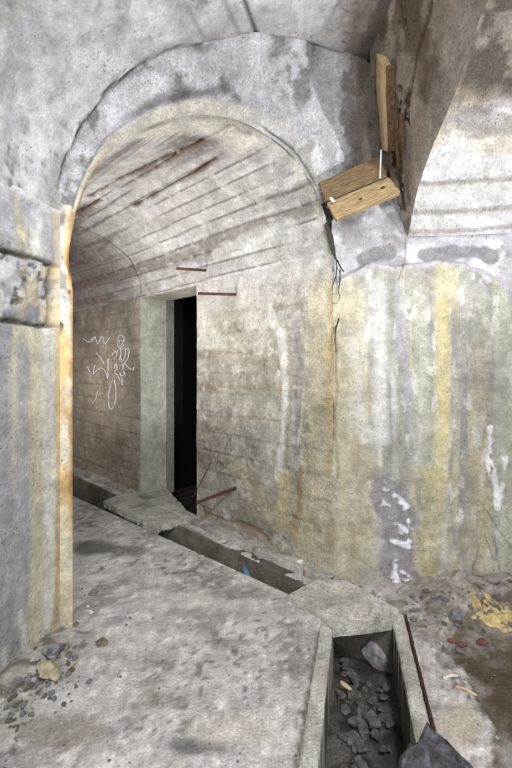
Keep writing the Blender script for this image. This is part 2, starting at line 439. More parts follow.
# doorway: lined opening and the room behind it, its darkness painted on as near-black walls
def dpt(u, s, z): 
    q = J + cdir * u + cn * s; return (q[0], q[1], z)
def quads(name, qs, mat, c1, c2, seed, kind='structure', parent=None, n=14):
    bm = bmesh.new()
    for q in qs:
        q = [Vector(x) for x in q]; g = [[bm.verts.new(q[0].lerp(q[1], i / n).lerp(q[3].lerp(q[2], i / n), j / n)) for j in range(n + 1)] for i in range(n + 1)]
        for i in range(n):
            for j in range(n): bm.faces.new((g[i][j], g[i + 1][j], g[i + 1][j + 1], g[i][j + 1]))
    me = bpy.data.meshes.new(name); bm.to_mesh(me); bm.free()
    co = np.empty(len(me.vertices) * 3); me.vertices.foreach_get('co', co); co = co.reshape(-1, 3)
    set_cols(me, mix(flat(len(co), c1), c2, ss(fbm(co, 3, 4, seed), .42, .66)))
    o = link_mesh(name, me, mat, parent)
    if kind: o['kind'] = kind
    return o
dw = .335
quads('wall_doorway_reveal', [
    (dpt(uD2, 0, -.02), dpt(uD2, dw, -.02), dpt(uD2, dw, zD), dpt(uD2, 0, zD)),
    (dpt(uD1, 0, -.3), dpt(uD1, dw, -.3), dpt(uD1, dw, zD), dpt(uD1, 0, zD)),
    (dpt(uD1, 0, zD), dpt(uD2, 0, zD), dpt(uD2, dw, zD), dpt(uD1, dw, zD))], M['concrete'], (176, 174, 156), (196, 194, 178), 141)
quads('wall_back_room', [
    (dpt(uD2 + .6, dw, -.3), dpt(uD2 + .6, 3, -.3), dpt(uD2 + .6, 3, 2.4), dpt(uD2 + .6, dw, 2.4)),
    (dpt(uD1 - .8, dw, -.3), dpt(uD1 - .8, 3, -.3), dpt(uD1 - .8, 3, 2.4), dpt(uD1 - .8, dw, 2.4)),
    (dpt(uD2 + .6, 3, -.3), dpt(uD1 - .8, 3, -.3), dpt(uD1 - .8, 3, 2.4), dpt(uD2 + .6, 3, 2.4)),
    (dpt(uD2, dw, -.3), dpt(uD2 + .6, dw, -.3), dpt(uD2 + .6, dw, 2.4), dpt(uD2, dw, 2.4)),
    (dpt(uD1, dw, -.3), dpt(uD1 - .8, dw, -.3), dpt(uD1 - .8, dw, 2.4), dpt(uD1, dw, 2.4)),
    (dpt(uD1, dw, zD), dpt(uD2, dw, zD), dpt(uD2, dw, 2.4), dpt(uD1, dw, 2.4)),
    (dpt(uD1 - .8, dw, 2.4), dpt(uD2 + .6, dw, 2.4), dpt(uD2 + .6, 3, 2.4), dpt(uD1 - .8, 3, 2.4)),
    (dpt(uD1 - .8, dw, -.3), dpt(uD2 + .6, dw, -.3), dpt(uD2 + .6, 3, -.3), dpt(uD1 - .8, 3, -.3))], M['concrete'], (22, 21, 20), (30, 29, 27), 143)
# the rebated frame strip on the far jamb
def box_bm(pts8):
    bm = bmesh.new(); v = [bm.verts.new(p) for p in pts8]
    for f in ((0, 1, 2, 3), (4, 7, 6, 5), (0, 4, 5, 1), (1, 5, 6, 2), (2, 6, 7, 3), (3, 7, 4, 0)): bm.faces.new([v[i] for i in f])
    bmesh.ops.recalc_face_normals(bm, faces=bm.faces[:]); return bm
def strip(name, u0, u1, s0, s1, z0, z1, mat, cols, seed):
    bm = box_bm([dpt(u0, s0, z0), dpt(u1, s0, z0), dpt(u1, s1, z0), dpt(u0, s1, z0), dpt(u0, s0, z1), dpt(u1, s0, z1), dpt(u1, s1, z1), dpt(u0, s1, z1)])
    o = bm_obj(name, bm, mat, col=lambda co: mix(flat(len(co), cols[0]), cols[1], fbm(co, 2, 3, seed))); return tag(o, kind='structure')
strip('trim_doorway', uD2 - .014, uD2 + .02, dw - .03, dw + .06, -.02, zD + .01, M['concrete'], ((120, 118, 110), (150, 148, 140)), 144)

# ------------------------------------------------------------------ FRONT WALL
def wf(px, py): return wall_uv(px, py, J, wdir)
T3 = on_plane(408, 236, *plane_of(J, wdir)); zB = T3[2]
ledge = [wf(332, 285), wf(352, 272), wf(372, 262), wf(400, 266), (wf(418, 262)), wf(440, 260), wf(465, 263), wf(490, 272), wf(512, 288), wf(540, 300), wf(900, 300)]
def shade_front(P, uv):
    n = len(P); u = (P[:, :2] - J) @ wdir; z = P[:, 2]; U = np.c_[u, z]; q = np.c_[u * 9, z * 1.1, u * 0]
    zl = np.interp(u, [p[0] for p in ledge], [p[1] for p in ledge]) + (fbm(P, 9, 3, 201) - .5) * .04
    up = ss(z - zl, -.006, .006)
    col = flat(n, (166, 165, 154))
    col = mix(col, (200, 200, 195), ss(fbm(q, 1, 5, 203), .48, .62) * .9)
    col = mix(col, (150, 148, 148), ss(fbm(q, (1.7, 1, 1), 5, 205), .52, .66) * .85)
    col = mix(col, (198, 190, 150), ss(fbm(q, (2.3, .8, 1), 5, 206), .54, .68) * .7)
    col = mix(col, (222, 222, 218), ss(fbm(P, (26, 26, 9), 4, 208), .60, .68) * .6)
    col = mix(col, (150, 146, 132), ss(fbm(P, 4, 4, 207), .52, .7) * .6)
    h = (fbm(P, 4, 4, 209) - .5) * .02 + (fbm(q, 1, 3, 211) - .5) * .008
    # coloured water runs
    def run(pts, w, c, m, seed, rough=.5, dh=0):
        nonlocal col, h
        g = streak(U, [wf(*p) for p in pts], w, seed, rough); col = mix(col, c, g * m); h = h + g * dh
    run([(333, 290), (335, 400), (337, 580)], .09, (192, 182, 138), .6, 221, .8)
    run([(356, 300), (362, 420), (366, 560)], .07, (184, 176, 130), .45, 222)
    run([(352, 330), (356, 400), (366, 440)], .05, (204, 204, 200), .7, 223)
    run([(378, 285), (380, 360), (381, 440)], .06, (206, 206, 204), .7, 224)
    run([(398, 280), (400, 340), (410, 400), (414, 460)], .035, (166, 165, 174), .6, 225, .9, .004)
    run([(422, 290), (424, 400), (422, 470)], .05, (198, 196, 176), .6, 226)
    run([(442, 268), (442, 340), (443, 420), (440, 475)], .055, (208, 198, 150), .65, 227, .7)
    run([(443, 300), (444, 440)], .02, (212, 196, 128), .6, 228, .8)
    run([(436, 480), (432, 540), (428, 588)], .10, (184, 172, 112), .6, 229)
    run([(470, 560), (480, 500), (472, 470)], .09, (168, 158, 120), .5, 230)
    run([(425, 585), (450, 588), (478, 580)], .05, (158, 122, 50), .75, 231, .8)
    run([(486, 580), (500, 560), (515, 520)], .08, (182, 182, 166), .5, 232)
    run([(478, 300), (482, 380), (484, 430)], .07, (170, 166, 148), .6, 233)
    run([(500, 300), (506, 400), (508, 560)], .07, (192, 188, 170), .5, 234)
    keep = col; col = corner_tone(P, col, u)
    # grey efflorescence field with white crusts
    fld = streak(U, [wf(384, 490), wf(397, 520), wf(404, 580)], .115, 241, .45, .35); col = mix(col, (138, 134, 140), fld * .85)
    cr = 0
    for p, w in (([(379, 482), (388, 489)], .03), ([(394, 496), (407, 508)], .026), ([(380, 502), (391, 514)], .035), ([(396, 526), (402, 530)], .024), ([(394, 540), (409, 545)], .026), ([(396, 562), (394, 580)], .026), ([(402, 572), (412, 582)], .02), ([(408, 520), (412, 528)], .012)):
        cr = np.maximum(cr, streak(U, [wf(*x) for x in p], w, 251, 1.3, .4))
    cr = cr * ss(fbm(P, (20, 20, 34), 4, 255), .42, .54)
    col = mix(col, (238, 238, 246), cr); h = h + cr * .008
    # white splash in the shape of a hook at the right
    cr = 0
    for p, w in (([(491, 428), (490, 462), (496, 486), (497, 506)], .018), ([(506, 460), (503, 485), (497, 508)], .02), ([(494, 470), (499, 495)], .018)):
        cr = np.maximum(cr, streak(U, [wf(*x) for x in p], w, 261, 1.5, .4))
    cr = cr * ss(fbm(P, 30, 3, 263), .30, .42)
    col = mix(col, (240, 240, 240), cr); h = h + cr * .005
    # band of grey cement above the thick render
    gcol = mix(mix(flat(n, (176, 176, 180)), (204, 204, 208), ss(fbm(P, 5, 4, 271), .45, .65)), (150, 148, 150), ss(fbm(P, 7, 4, 273), .55, .72))
    pt = 0
    for p, w in (([(362, 258), (376, 252), (390, 252)], .045), ([(425, 254), (450, 252), (475, 250), (492, 255)], .045)):
        pt = np.maximum(pt, streak(U, [wf(*x) for x in p], w, 275, .6, .3))
    gcol = mix(gcol, (134, 134, 136), pt)
    col = col * (1 - up[:, None]) + gcol * up[:, None]
    h = h - up * .022
    lip = ss(z - zl, -.05, -.01) * (1 - up); col = mix(col, (188, 186, 196), lip * .6)
    # the broken joint in the corner
    d = np.abs(u - .012 - .07 * (fbm(np.c_[z, z, z], (6, 0, 0), 4, 281) - .5))
    jt = (1 - ss(d, .004, .016)) * ss(fbm(np.c_[z, z, z], (5, 0, 0), 3, 283), .36, .5); h -= jt * .006; col = mix(col, (110, 96, 68), jt * .3)
    # hairline cracks low at the right
    for p in ([(480, 545), (472, 575), (470, 592)], [(494, 535), (503, 590)], [(478, 500), (512, 548)], [(484, 535), (495, 560)], [(406, 236), (407, 256), (398, 280)]):
        g = 1 - ss(dist_poly(U + (fbm(P, 20, 2, 285)[:, None] - .5) * .02, [wf(*x) for x in p]), .002, .008); col = mix(col, (104, 96, 80), g * .6); h -= g * .003
    return col, h
Pf = vertical(J, wdir, 0, 1.5, -.05, zB + .30, 210, 300)
Pf2 = vertical(J, wdir, 1.5, 4.6, -.05, zB + .05, 90, 90)
round_corner(Pf, np.repeat(np.linspace(0, 1.5, 210)[:, None], 300, 1), 1)
surface('wall_front', Pf, M['smooth'], (0, 0, 1.3), shade_front)
surface('wall_front_right', Pf2, M['smooth'], (0, 0, 1.3), shade_front)

# ------------------------------------------------------------------ LEFT WALL AND VAULT OF THE CHAMBER
offL = np.dot(ar, E1)
def wl(px, py): return wall_uv(px, py, E1, adir)
zl1 = wl(30, 325)[1]
def shade_left(P, uv):
    n = len(P); u = (P[:, :2] - E1) @ adir; z = P[:, 2]; U = np.c_[u, z]; q = np.c_[u * 8, z * 1.0, u * 0]
    col = flat(n, (172, 172, 166))
    col = mix(col, (198, 198, 190), ss(fbm(q, 1, 4, 301), .46, .66))
    col = mix(col, (148, 148, 152), ss(fbm(q, (1.5, 1.2, 1), 4, 303), .52, .7) * .8)
    col = mix(col, (190, 184, 146), ss(fbm(q, (2, .8, 1), 4, 305), .56, .72) * .7)
    h = (fbm(q, (.6, 1, 1), 4, 307) - .5) * .035
    def run(pts, w, c, m, seed, rough=.5):
        nonlocal col; g = streak(U, [wl(*p) for p in pts], w, seed, rough); col = mix(col, c, g * m)
    run([(2, 330), (4, 480), (6, 640)], .05, (142, 142, 148), .8, 311)
    run([(22, 350), (22, 500), (20, 600)], .05, (150, 150, 158), .7, 312)
    run([(35, 335), (38, 480), (36, 640)], .05, (200, 192, 152), .6, 313)
    run([(48, 330), (50, 480), (50, 620)], .05, (208, 206, 196), .7, 314)
    run([(60, 335), (61, 450), (58, 560), (50, 650)], .03, (172, 146, 92), .7, 315, .9)
    run([(25, 680), (45, 655), (58, 640)], .05, (196, 190, 160), .6, 316)
    # toe of render spreading on the floor
    # broken band of old masonry
    inb = ss(z, zl1 - .006, zl1 + .01) * (1 - ss(z, 1.825, 1.85))
    m = mix(mix(flat(n, (190, 190, 190)), (130, 130, 134), ss(fbm(P, 9, 4, 321), .42, .62)), (74, 74, 70), ss(fbm(P, 22, 4, 323), .56, .68))
    w = ss(fbm(P, 7, 3, 325), .42, .55)
    g = ss(u, -.26, -.16); m = mix(m, (188, 174, 138), g * .6 * w)
    col = col * (1 - inb[:, None]) + m * inb[:, None]
    h = h + inb * (-.03 + (fbm(P, 16, 4, 327) - .5) * .05)
    for zz in (zl1 + .005, 1.843):
        g = 1 - ss(np.abs(z - zz - (fbm(P, 8, 3, 329) - .5) * .02), .004, .014); h -= g * .025; col = mix(col, (48, 44, 36), g * .85)
    for uu in (wl(54, 290)[0], wl(2, 290)[0]):
        g = (1 - ss(np.abs(u - uu - (fbm(P, 8, 3, 331) - .5) * .02), .003, .012)) * inb; h -= g * .02; col = mix(col, (52, 46, 36), g * .8)
    run([(-2, 262), (1, 320)], .02, (206, 186, 120), .9, 318)
    # the hollow above it, blue-grey with a yellow run
    hol = ss(z + (fbm(P, 7, 3, 332) - .5) * .05, 1.88, 1.93) * (1 - ss(z + (fbm(P, 7, 3, 334) - .5) * .08, 2.07, 2.13)) * (1 - ss(u, -.16, -.06))
    col = mix(col, (164, 164, 170), hol * ss(fbm(P, 6, 3, 333), .35, .55)); h -= hol * .03
    run([(18, 180), (22, 215), (26, 235)], .03, (202, 188, 144), .7, 317, .9)
    top = ss(z, 2.06, 2.13)
    col = mix(col, (204, 203, 206), top)
    # iron-water edge
    e = ss(u + (fbm(P, 10, 3, 335) - .5) * .03, -.05, -.012); col = mix(col, (200, 178, 120), e * .5)
    h = h * (1 - ss(u, -.05, -.0)) * (1 - ss(z, 2.09, 2.15))
    col = col * (.92 + .08 * ss(z, zl1, zl1 + .1))[:, None]
    return col, h
uu = np.r_[np.linspace(-5.2, -1.0, 50)[:-1], np.linspace(-1.0, 0, 110)]; zz = np.linspace(-.05, 2.14, 260)
Pl = np.zeros((len(uu), len(zz), 3)); Pl[..., 0] = E1[0] + uu[:, None] * adir[0]; Pl[..., 1] = E1[1] + uu[:, None] * adir[1]; Pl[..., 2] = zz[None]
surface('wall_left', Pl, M['smooth'], (0, 0, 1.3), shade_left)

# chamfered pier edge, streaked yellow
def shade_cham(P, uv):
    n = len(P); z = P[:, 2]
    col = mix(flat(n, (206, 198, 172)), (198, 160, 84), ss(fbm(P, (9, 9, 2.5), 4, 341), .42, .66))
    col = mix(col, (206, 160, 58), ss(z, .45, .9) * ss(fbm(P, (12, 12, 2), 3, 350), .36, .56) * .75 * (1 - ss(z, 1.9, 2.2)))
    col = mix(col, (150, 98, 30), ss(uv[:, 0] + (fbm(P, 12, 3, 343) - .5) * .6, .55, 1.0) * ss(z, .3, .8) * .8)
    col = mix(col, (196, 180, 150), (1 - ss(z, .1, .45)) * .8)
    lf = (1 - ss(uv[:, 0] + (fbm(P, 10, 3, 349) - .5) * .5, .35, .6)) * ss(z, 1.5, 1.62); lf = lf[:, None] * .92; col = col * (1 - lf) + lf * mix(flat(n, (138, 136, 136)), (192, 190, 186), ss(fbm(P, 13, 4, 351), .42, .6))
    g = ss(fbm(P, (14, 14, 7), 3, 345), .60, .68) * ss(z, 1.45, 1.6) * (1 - ss(z, 1.9, 2.1)); col = mix(col, (40, 34, 30), g)
    return col, (fbm(P, 9, 4, 347) - .5) * .02 * np.minimum(1, 4 * uv[:, 0] * (1 - uv[:, 0])) - g * .02
inner = spline([v3(E, -.05), v3(E, .8), v3(E, 1.5), rim3[0], on_plane(68, 270, *Pej), on_plane(69, 250, *Pej), on_plane(75.5, 213, *Pej)], 260)
outer = spline([v3(E1, -.05), v3(E1, .85), v3(E1, 1.6), v3(E1, 1.9), v3(E1, 2.0), v3(E1, 2.12), v3(E1 - adir * .01, 2.29)], 260)
tt = np.linspace(0, 1, 16)
Pc = outer[None] * (1 - tt[:, None, None]) + inner[None] * tt[:, None, None]
surface('wall_left_edge', Pc, M['smooth'], (0, 0, 1.3), shade_cham)

# vault of the chamber
profA = spline([(offL, 2.12), (-1.50, 2.28), (-1.44, 2.50), (-1.31, 2.70), (-1.12, 2.87), (-.95, 2.965), (-.61, 3.09), (-.2, 3.17), (0, 3.25), (.2, 3.38), (.5, 3.56), (.9, 3.68), (1.5, 3.7)], 190)
arc_px = [(59.7, 204), (59, 184), (63, 165), (75, 140), (90, 114), (105, 93), (130, 70), (155, 55), (180, 45), (215, 38), (255, 33), (300, 38), (340, 50), (370, 66)]
def on_profile(px, py):
    r = ray(px, py); o = ar @ r[:2]
    ds = np.linspace(1.2, 3.2, 4001); off = o * ds; z = CAM_H + r[2] * ds
    zp = np.interp(off, profA[:, 0], profA[:, 1], left=0)
    k = np.argmax(z >= zp); return on_depth(px, py, ds[k])
arc3 = np.array([on_profile(*p) for p in arc_px]); arc3[0] = v3(E1, 2.125)
arc_off = arc3[:, :2] @ ar; arc_al = arc3[:, :2] @ adir
o_ = np.argsort(arc_off); end_al = np.interp(profA[:, 0], arc_off[o_], arc_al[o_])
end_al[profA[:, 0] > arc_off.max()] = arc_al[-1] + .1
tl = np.r_[np.linspace(0, .45, 40)[:-1], np.linspace(.45, 1, 150)]
PA = np.zeros((len(profA), len(tl), 3))
al = -3.6 + (end_al + 3.6)[:, None] * (1 - (1 - tl[None]) ** 1.4)
PA[..., 0] = profA[:, 0:1] * ar[0] + al * adir[0]; PA[..., 1] = profA[:, 0:1] * ar[1] + al * adir[1]; PA[..., 2] = profA[:, 1:2]
alA = np.r_[0, np.cumsum(np.linalg.norm(np.diff(profA, axis=0), axis=1))]
def shade_A(P, uv):
    n = len(P); off = P[:, :2] @ ar; al = P[:, :2] @ adir
    s = np.interp(uv[:, 0], np.linspace(0, 1, len(profA)), alA)
    col = mix(flat(n, (208, 207, 211)), (176, 174, 180), ss(fbm(P, 4.5, 5, 401), .49, .63))
    col = mix(col, (156, 153, 146), ss(fbm(P, 2.2, 5, 403), .54, .68) * .7)
    sp = ss(fbm(P, 30, 3, 405), .62, .70) * ss(fbm(P, 4, 3, 407), .42, .6); col = mix(col, (112, 108, 104), sp * .8)
    h = (fbm(P, 5, 4, 409) - .5) * .02 - sp * .005
    # shutter boards show towards the crown
    bo = ss(off, -1.0, -.88); b_off, jn, r = boards(s, al, .17, 411)
    col = mix(col, (168, 165, 162), bo * ss(r, .3, 1) * .5); col = mix(col, (118, 114, 110), jn * bo * .55); h += bo * (b_off * .012 - jn * .006)
    # dark joint along the old arch
    d = np.interp(off, profA[:, 0], end_al) - al
    g = (1 - ss(d + (fbm(P, 14, 3, 413) - .5) * .04, .004, .022)) * ss(fbm(P, 6, 3, 415), .40, .55) * (1 - ss(off, -1.02, -.85) * .8); col = mix(col, (60, 56, 50), g * .85)
    g = ss(P[:, 0] + (fbm(P, 4, 3, 418) - .5) * .2, .42, .58); col = mix(col, (116, 102, 86), g * .75)  # brown strip painted for the downstand's shadow
    h = h * ss(uv[:, 0], 0, .03)
    # long crack
    g = 1 - ss(np.abs(off + .62 + (fbm(P, 5, 3, 417) - .5) * .06), .003, .012); col = mix(col, (54, 50, 46), g * .9); h -= g * .012
    return col, h
surface('ceiling_chamber', PA, M['smooth'], (0, 0, 1.3), shade_A)

# the tympanum between that vault and the corridor arch
T_pts = [(376, 168)]
wedge_T = T3
wC = on_depth(370, 60, 2.40); wD = on_depth(485, 0, 1.62)
wN = np.cross(wC - wedge_T, wD - wedge_T); wN /= np.linalg.norm(wN)
ring_out_px = arc_px + [(373, 100), (375, 135), (379, 172)]
ring_out = np.vstack([arc3, [on_plane(x + 2, y, wedge_T, wN) for x, y in ring_out_px[len(arc_px):]]])
arc_end = on_plane(371, 66, wedge_T, wN); ring_out[len(arc3) - 1] = arc_end
for i in range(len(arc3) - 1):
    dd = ray(*arc_px[i]); tp_ = (.0, .5, 1, 1, 1, 1, .9, .7, .4, .15, .1, .1, 0)[i]
    ring_out[i] = ring_out[i] + dd / np.linalg.norm(dd) * (.006 + .016 * tp_)
    ring_out[i][2] += .004 + .008 * tp_
ring_in_px = [(75.5, 213), (80, 200), (88, 181), (108, 151), (150, 125), (175, 118), (200, 115.5), (225, 120), (250, 131), (268, 143), (284, 156), (297, 169), (306, 180), (314, 191), (321, 205)]
ring_in = np.array([on_plane(x, y, *Pej) for x, y in ring_in_px])
ro, ri = spline(ring_out, 260), spline(ring_in, 260)
v = np.linspace(0, 1, 80)
PR = ri[:, None] * (1 - v[None, :, None]) + ro[:, None] * v[None, :, None]
# the arch edge is worn round, most on the right
VL, V0 = .16, .36
near = np.array([np.argmin(np.linalg.norm(ri - q, axis=1)) for q in rim])
rk = (.35 + .65 * ss(np.linspace(0, 1, len(rim)), .40, .60)) * ss(np.linspace(0, 1, len(rim)), .20, .32) * (1 - ss(np.linspace(0, 1, len(rim)), .86, .95))
for i in range(len(rim)):
    A = ri[near[i]] * (1 - V0) + ro[near[i]] * V0; B = rim[i] + v3(cdir) * VL
    k = np.where(s_long < VL)[0]; t = .5 + .5 * s_long[k] / VL
    q = ((1 - t) ** 2)[:, None] * A + (2 * t * (1 - t))[:, None] * rim[i] + (t ** 2)[:, None] * B
    Pv[i, k] = Pv[i, k] * (1 - rk[i]) + q * rk[i]
near2 = np.array([np.argmin(np.linalg.norm(rim - q, axis=1)) for q in ri])
for i in range(len(ri)):
    A = ri[i] * (1 - V0) + ro[i] * V0; B = ri[i] + v3(cdir) * VL; g = rk[near2[i]]
    k = np.where(v < V0)[0]; t = .5 - .5 * v[k] / V0
    q = ((1 - t) ** 2)[:, None] * A + (2 * t * (1 - t))[:, None] * ri[i] + (t ** 2)[:, None] * B
    PR[i, k] = PR[i, k] * (1 - g) + q * g
surface('ceiling_corridor', Pv, M['concrete'], (-1, 3.2, 1.4), shade_vault)
def shade_R(P, uv):
    n = len(P); a, b = uv[:, 0], uv[:, 1]; off = P[:, :2] @ ar
    col = mix(flat(n, (200, 199, 204)), (222, 221, 226), ss(fbm(P, 4, 4, 421), .45, .65))
    col = mix(col, (128, 124, 122), ss(fbm(P, (7, 7, 5), 5, 423), .49, .62) * .8)
    col = mix(col, (232, 231, 238), ss(fbm(P, 8, 5, 424), .56, .66) * .7)
    h = (fbm(P, 7, 4, 425) - .5) * .022
    # drawn lines of the shutter boards, running with the chamber
    k = off + .30 * b * 0; bo, jn, r = boards(k + .008 * np.sin(P[:, 2] * 9), k, .12, 427)
    wst = ss(a, .38, .5); col = mix(col, (232, 230, 230), jn * wst * .55 * ss(fbm(P, 5, 3, 429), .4, .6)); col = mix(col, (150, 146, 140), ss(r, .4, 1) * wst * .4)
    h += wst * bo * .008
    # pale patch of lime left of the crown
    g = (1 - ss(np.hypot((a - .30) / .10, (b - .50) / .45) + (fbm(P, 9, 3, 431) - .5) * .8, .6, 1)); col = mix(col, (236, 234, 242), g * .85)
    # the beige render over the arch edge
    lip = 1 - ss(b + (fbm(P, 13, 4, 433) - .5) * .16, .16, .26); lip *= (1 - .6 * ss(a, .5, .8))
    col = mix(col, (218, 214, 200), lip); h += lip * .02
    dk = ss(b, .20, .27) * (1 - ss(b + (fbm(P, 13, 4, 435) - .5) * .12, .30, .42)) * ss(a, .2, .35) * (1 - ss(a, .48, .6)); col = mix(col, (104, 100, 98), dk * .7); h -= dk * .012
    g = (1 - ss(b, .02, .10)) * (1 - ss(a, .12, .30)); col = mix(col, (200, 162, 84), g * .8)
    # arched crack on the right
    g = (1 - ss(np.abs(b - .05 - (fbm(P, 6, 3, 437) - .5) * .06), .006, .02)) * ss(a, .66, .72) * (1 - ss(a, .90, .96)); col = mix(col, (70, 62, 52), g * .7); h -= g * .006
    # shadow of the downstand, painted in brown beside it
    g = ss(P[:, 0] + (fbm(P, 4, 3, 439) - .5) * .25, .46, .60); col = mix(col, (112, 98, 82), g * .8)
    return col, h * np.minimum(1, np.minimum(a, 1 - a) * 30)
surface('wall_arch_surround', PR, M['rough'], (0, 0, 1.3), shade_R)

# ------------------------------------------------------------------ DOWNSTAND AND THE SIDE GALLERY'S VAULT
edge_px = [(408, 236), (410.5, 225), (413, 211), (417, 192), (424, 170), (434, 143), (448, 111), (460, 80), (470, 50), (478, 24), (485, 0), (497, -45), (512, -105)]
edge3 = np.array([on_plane(x, y, wedge_T, wN) for x, y in edge_px])
last = edge3[-1]; ext = [last + np.array([.01, -.4, .06]), last + np.array([.01, -1.2, .08]), last + np.array([.01, -4.0, .08])]
edge3 = np.vstack([edge3, ext])
cont_px = [(408, 236), (401, 227), (394, 217), (385, 204), (378, 176), (374, 140), (372, 95), (370, 55), (369, 20), (367, -20), (364, -70), (360, -130), (356, -180)]
cont3 = np.array([on_plane(x, y, wedge_T, wN) for x, y in cont_px])
cont3 = np.vstack([cont3, [np.array([edge3[k][0] - .02, edge3[k][1], 3.95]) for k in (-3, -2, -1)]])
ed, cn3 = spline(edge3, 320), None
# pair the two outlines point by point
par = np.linspace(0, 1, 320)
def resample(P, t):
    k = np.linspace(0, 1, len(P)); return np.stack([np.interp(t, k, P[:, i]) for i in range(3)], 1)
t16 = np.r_[np.linspace(0, .8, 260), np.linspace(.8, 1, 60)[1:]]
ed = resample(spline(edge3, 600) if False else edge3, t16); ct = resample(cont3, t16)
v = np.linspace(0, 1, 60)
PWd = ct[:, None] * (1 - v[None, :, None]) + ed[:, None] * v[None, :, None]
def shade_W(P, uv):
    n = len(P)
    col = mix(flat(n, (166, 150, 132)), (192, 178, 160), ss(fbm(P, 5, 4, 501), .45, .66))
    col = mix(col, (104, 84, 62), ss(fbm(P, (9, 5, 4), 4, 503), .52, .7) * .8)
    e = ss(uv[:, 1] + (fbm(P, 6, 3, 505) - .5) * .3, .72, .95); col = mix(col, (182, 174, 160), e * .8)
    g = ss(fbm(P, (16, 10, 6), 3, 507), .62, .7) * (1 - ss(uv[:, 1], .5, .7)); col = mix(col, (62, 44, 30), g * .8)
    g2 = 1 - ss(np.abs(P[:, 2] - 2.86 + (P[:, 1] - 2.1) * .9 + (fbm(P, 6, 3, 509) - .5) * .08), .006, .022); col = mix(col, (76, 60, 44), g2 * .8)
    cv = on_plane(403, 110, wedge_T, wN); dc = np.linalg.norm((P - cv) * np.array([1, 1, .6]), axis=1) + (fbm(P, 18, 4, 513) - .5) * .12
    cav = (1 - ss(dc, .04, .07)) * ss(fbm(P, 26, 3, 515), .44, .56); col = mix(col, (58, 38, 24), cav * .9); g = np.maximum(g, cav)
    return col, ((fbm(P, 7, 4, 511) - .5) * .03 - g * .015 - g2 * .012) * np.minimum(1, 12 * (1 - uv[:, 1]))
surface('wall_downstand', PWd, M['rough'], (0, 1, 1.5), shade_W)
tb = np.r_[np.linspace(0, 1.2, 130), np.linspace(1.25, 3.7, 50)]
PB = ed[:, None] + np.array([wdir[0], wdir[1], 0])[None, None] * tb[None, :, None]
def shade_B(P, uv):
    n = len(P); d = (P[:, :2] - J) @ wn; u = (P[:, :2] - J) @ wdir
    q = np.c_[u * 2.2, d * 7, P[:, 2] * 7]
    col = mix(flat(n, (206, 204, 200)), (226, 224, 226), ss(fbm(q, 1, 4, 521), .45, .6))
    col = mix(col, (196, 180, 144), ss(fbm(q, (.8, .7, .7), 4, 523), .56, .70) * .6)
    col = mix(col, (150, 146, 140), ss(fbm(q, (1.3, 1, 1), 4, 525), .56, .7) * .7)
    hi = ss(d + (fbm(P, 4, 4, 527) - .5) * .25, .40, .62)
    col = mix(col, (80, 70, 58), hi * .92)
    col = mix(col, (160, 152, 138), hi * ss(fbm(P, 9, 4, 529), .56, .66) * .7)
    # pale rounded arris
    g = 1 - ss(u - u.min() + (fbm(P, 7, 3, 531) - .5) * .04, .03, .10); col = mix(col, (178, 166, 148), g * ss(d, .35, .55) * .8)
    for dd in (.02, .09, .2):
        g = 1 - ss(np.abs(d - dd - (fbm(P, 3, 3, 533) - .5) * .04), .003, .016); col = mix(col, (134, 126, 114), g * .6)
    return col, (fbm(q, 1.2, 4, 535) - .5) * .035 * np.minimum(1, uv[:, 1] * 12)
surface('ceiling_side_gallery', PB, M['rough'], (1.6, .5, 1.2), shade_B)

# ------------------------------------------------------------------ FLOOR WITH DRAINS
G0, G1 = on_floor(75, 497)[:2], on_floor(290, 595)[:2]
gd = (G0 - G1) / np.linalg.norm(G0 - G1); gnrm = np.array([gd[1], -gd[0]])
gw_in = on_floor(200, 523)[:2]
ledge_w = .135                                   # ledge along the corridor wall
K1, K2 = on_floor(333, 626)[:2], on_floor(318, 768)[:2]
R1, R2 = on_floor(392, 620)[:2], on_floor(416, 745)[:2]
kd = (K1 - K2) / np.linalg.norm(K1 - K2); rd = (R1 - R2) / np.linalg.norm(R1 - R2)
Lw = J - cn * ledge_w                            # drain edge of the ledge
far = 8.5
def meet(p, d, q, e):
    A = np.array([d, -e]).T; t = np.linalg.solve(A, q - p); return p + d * t[0]
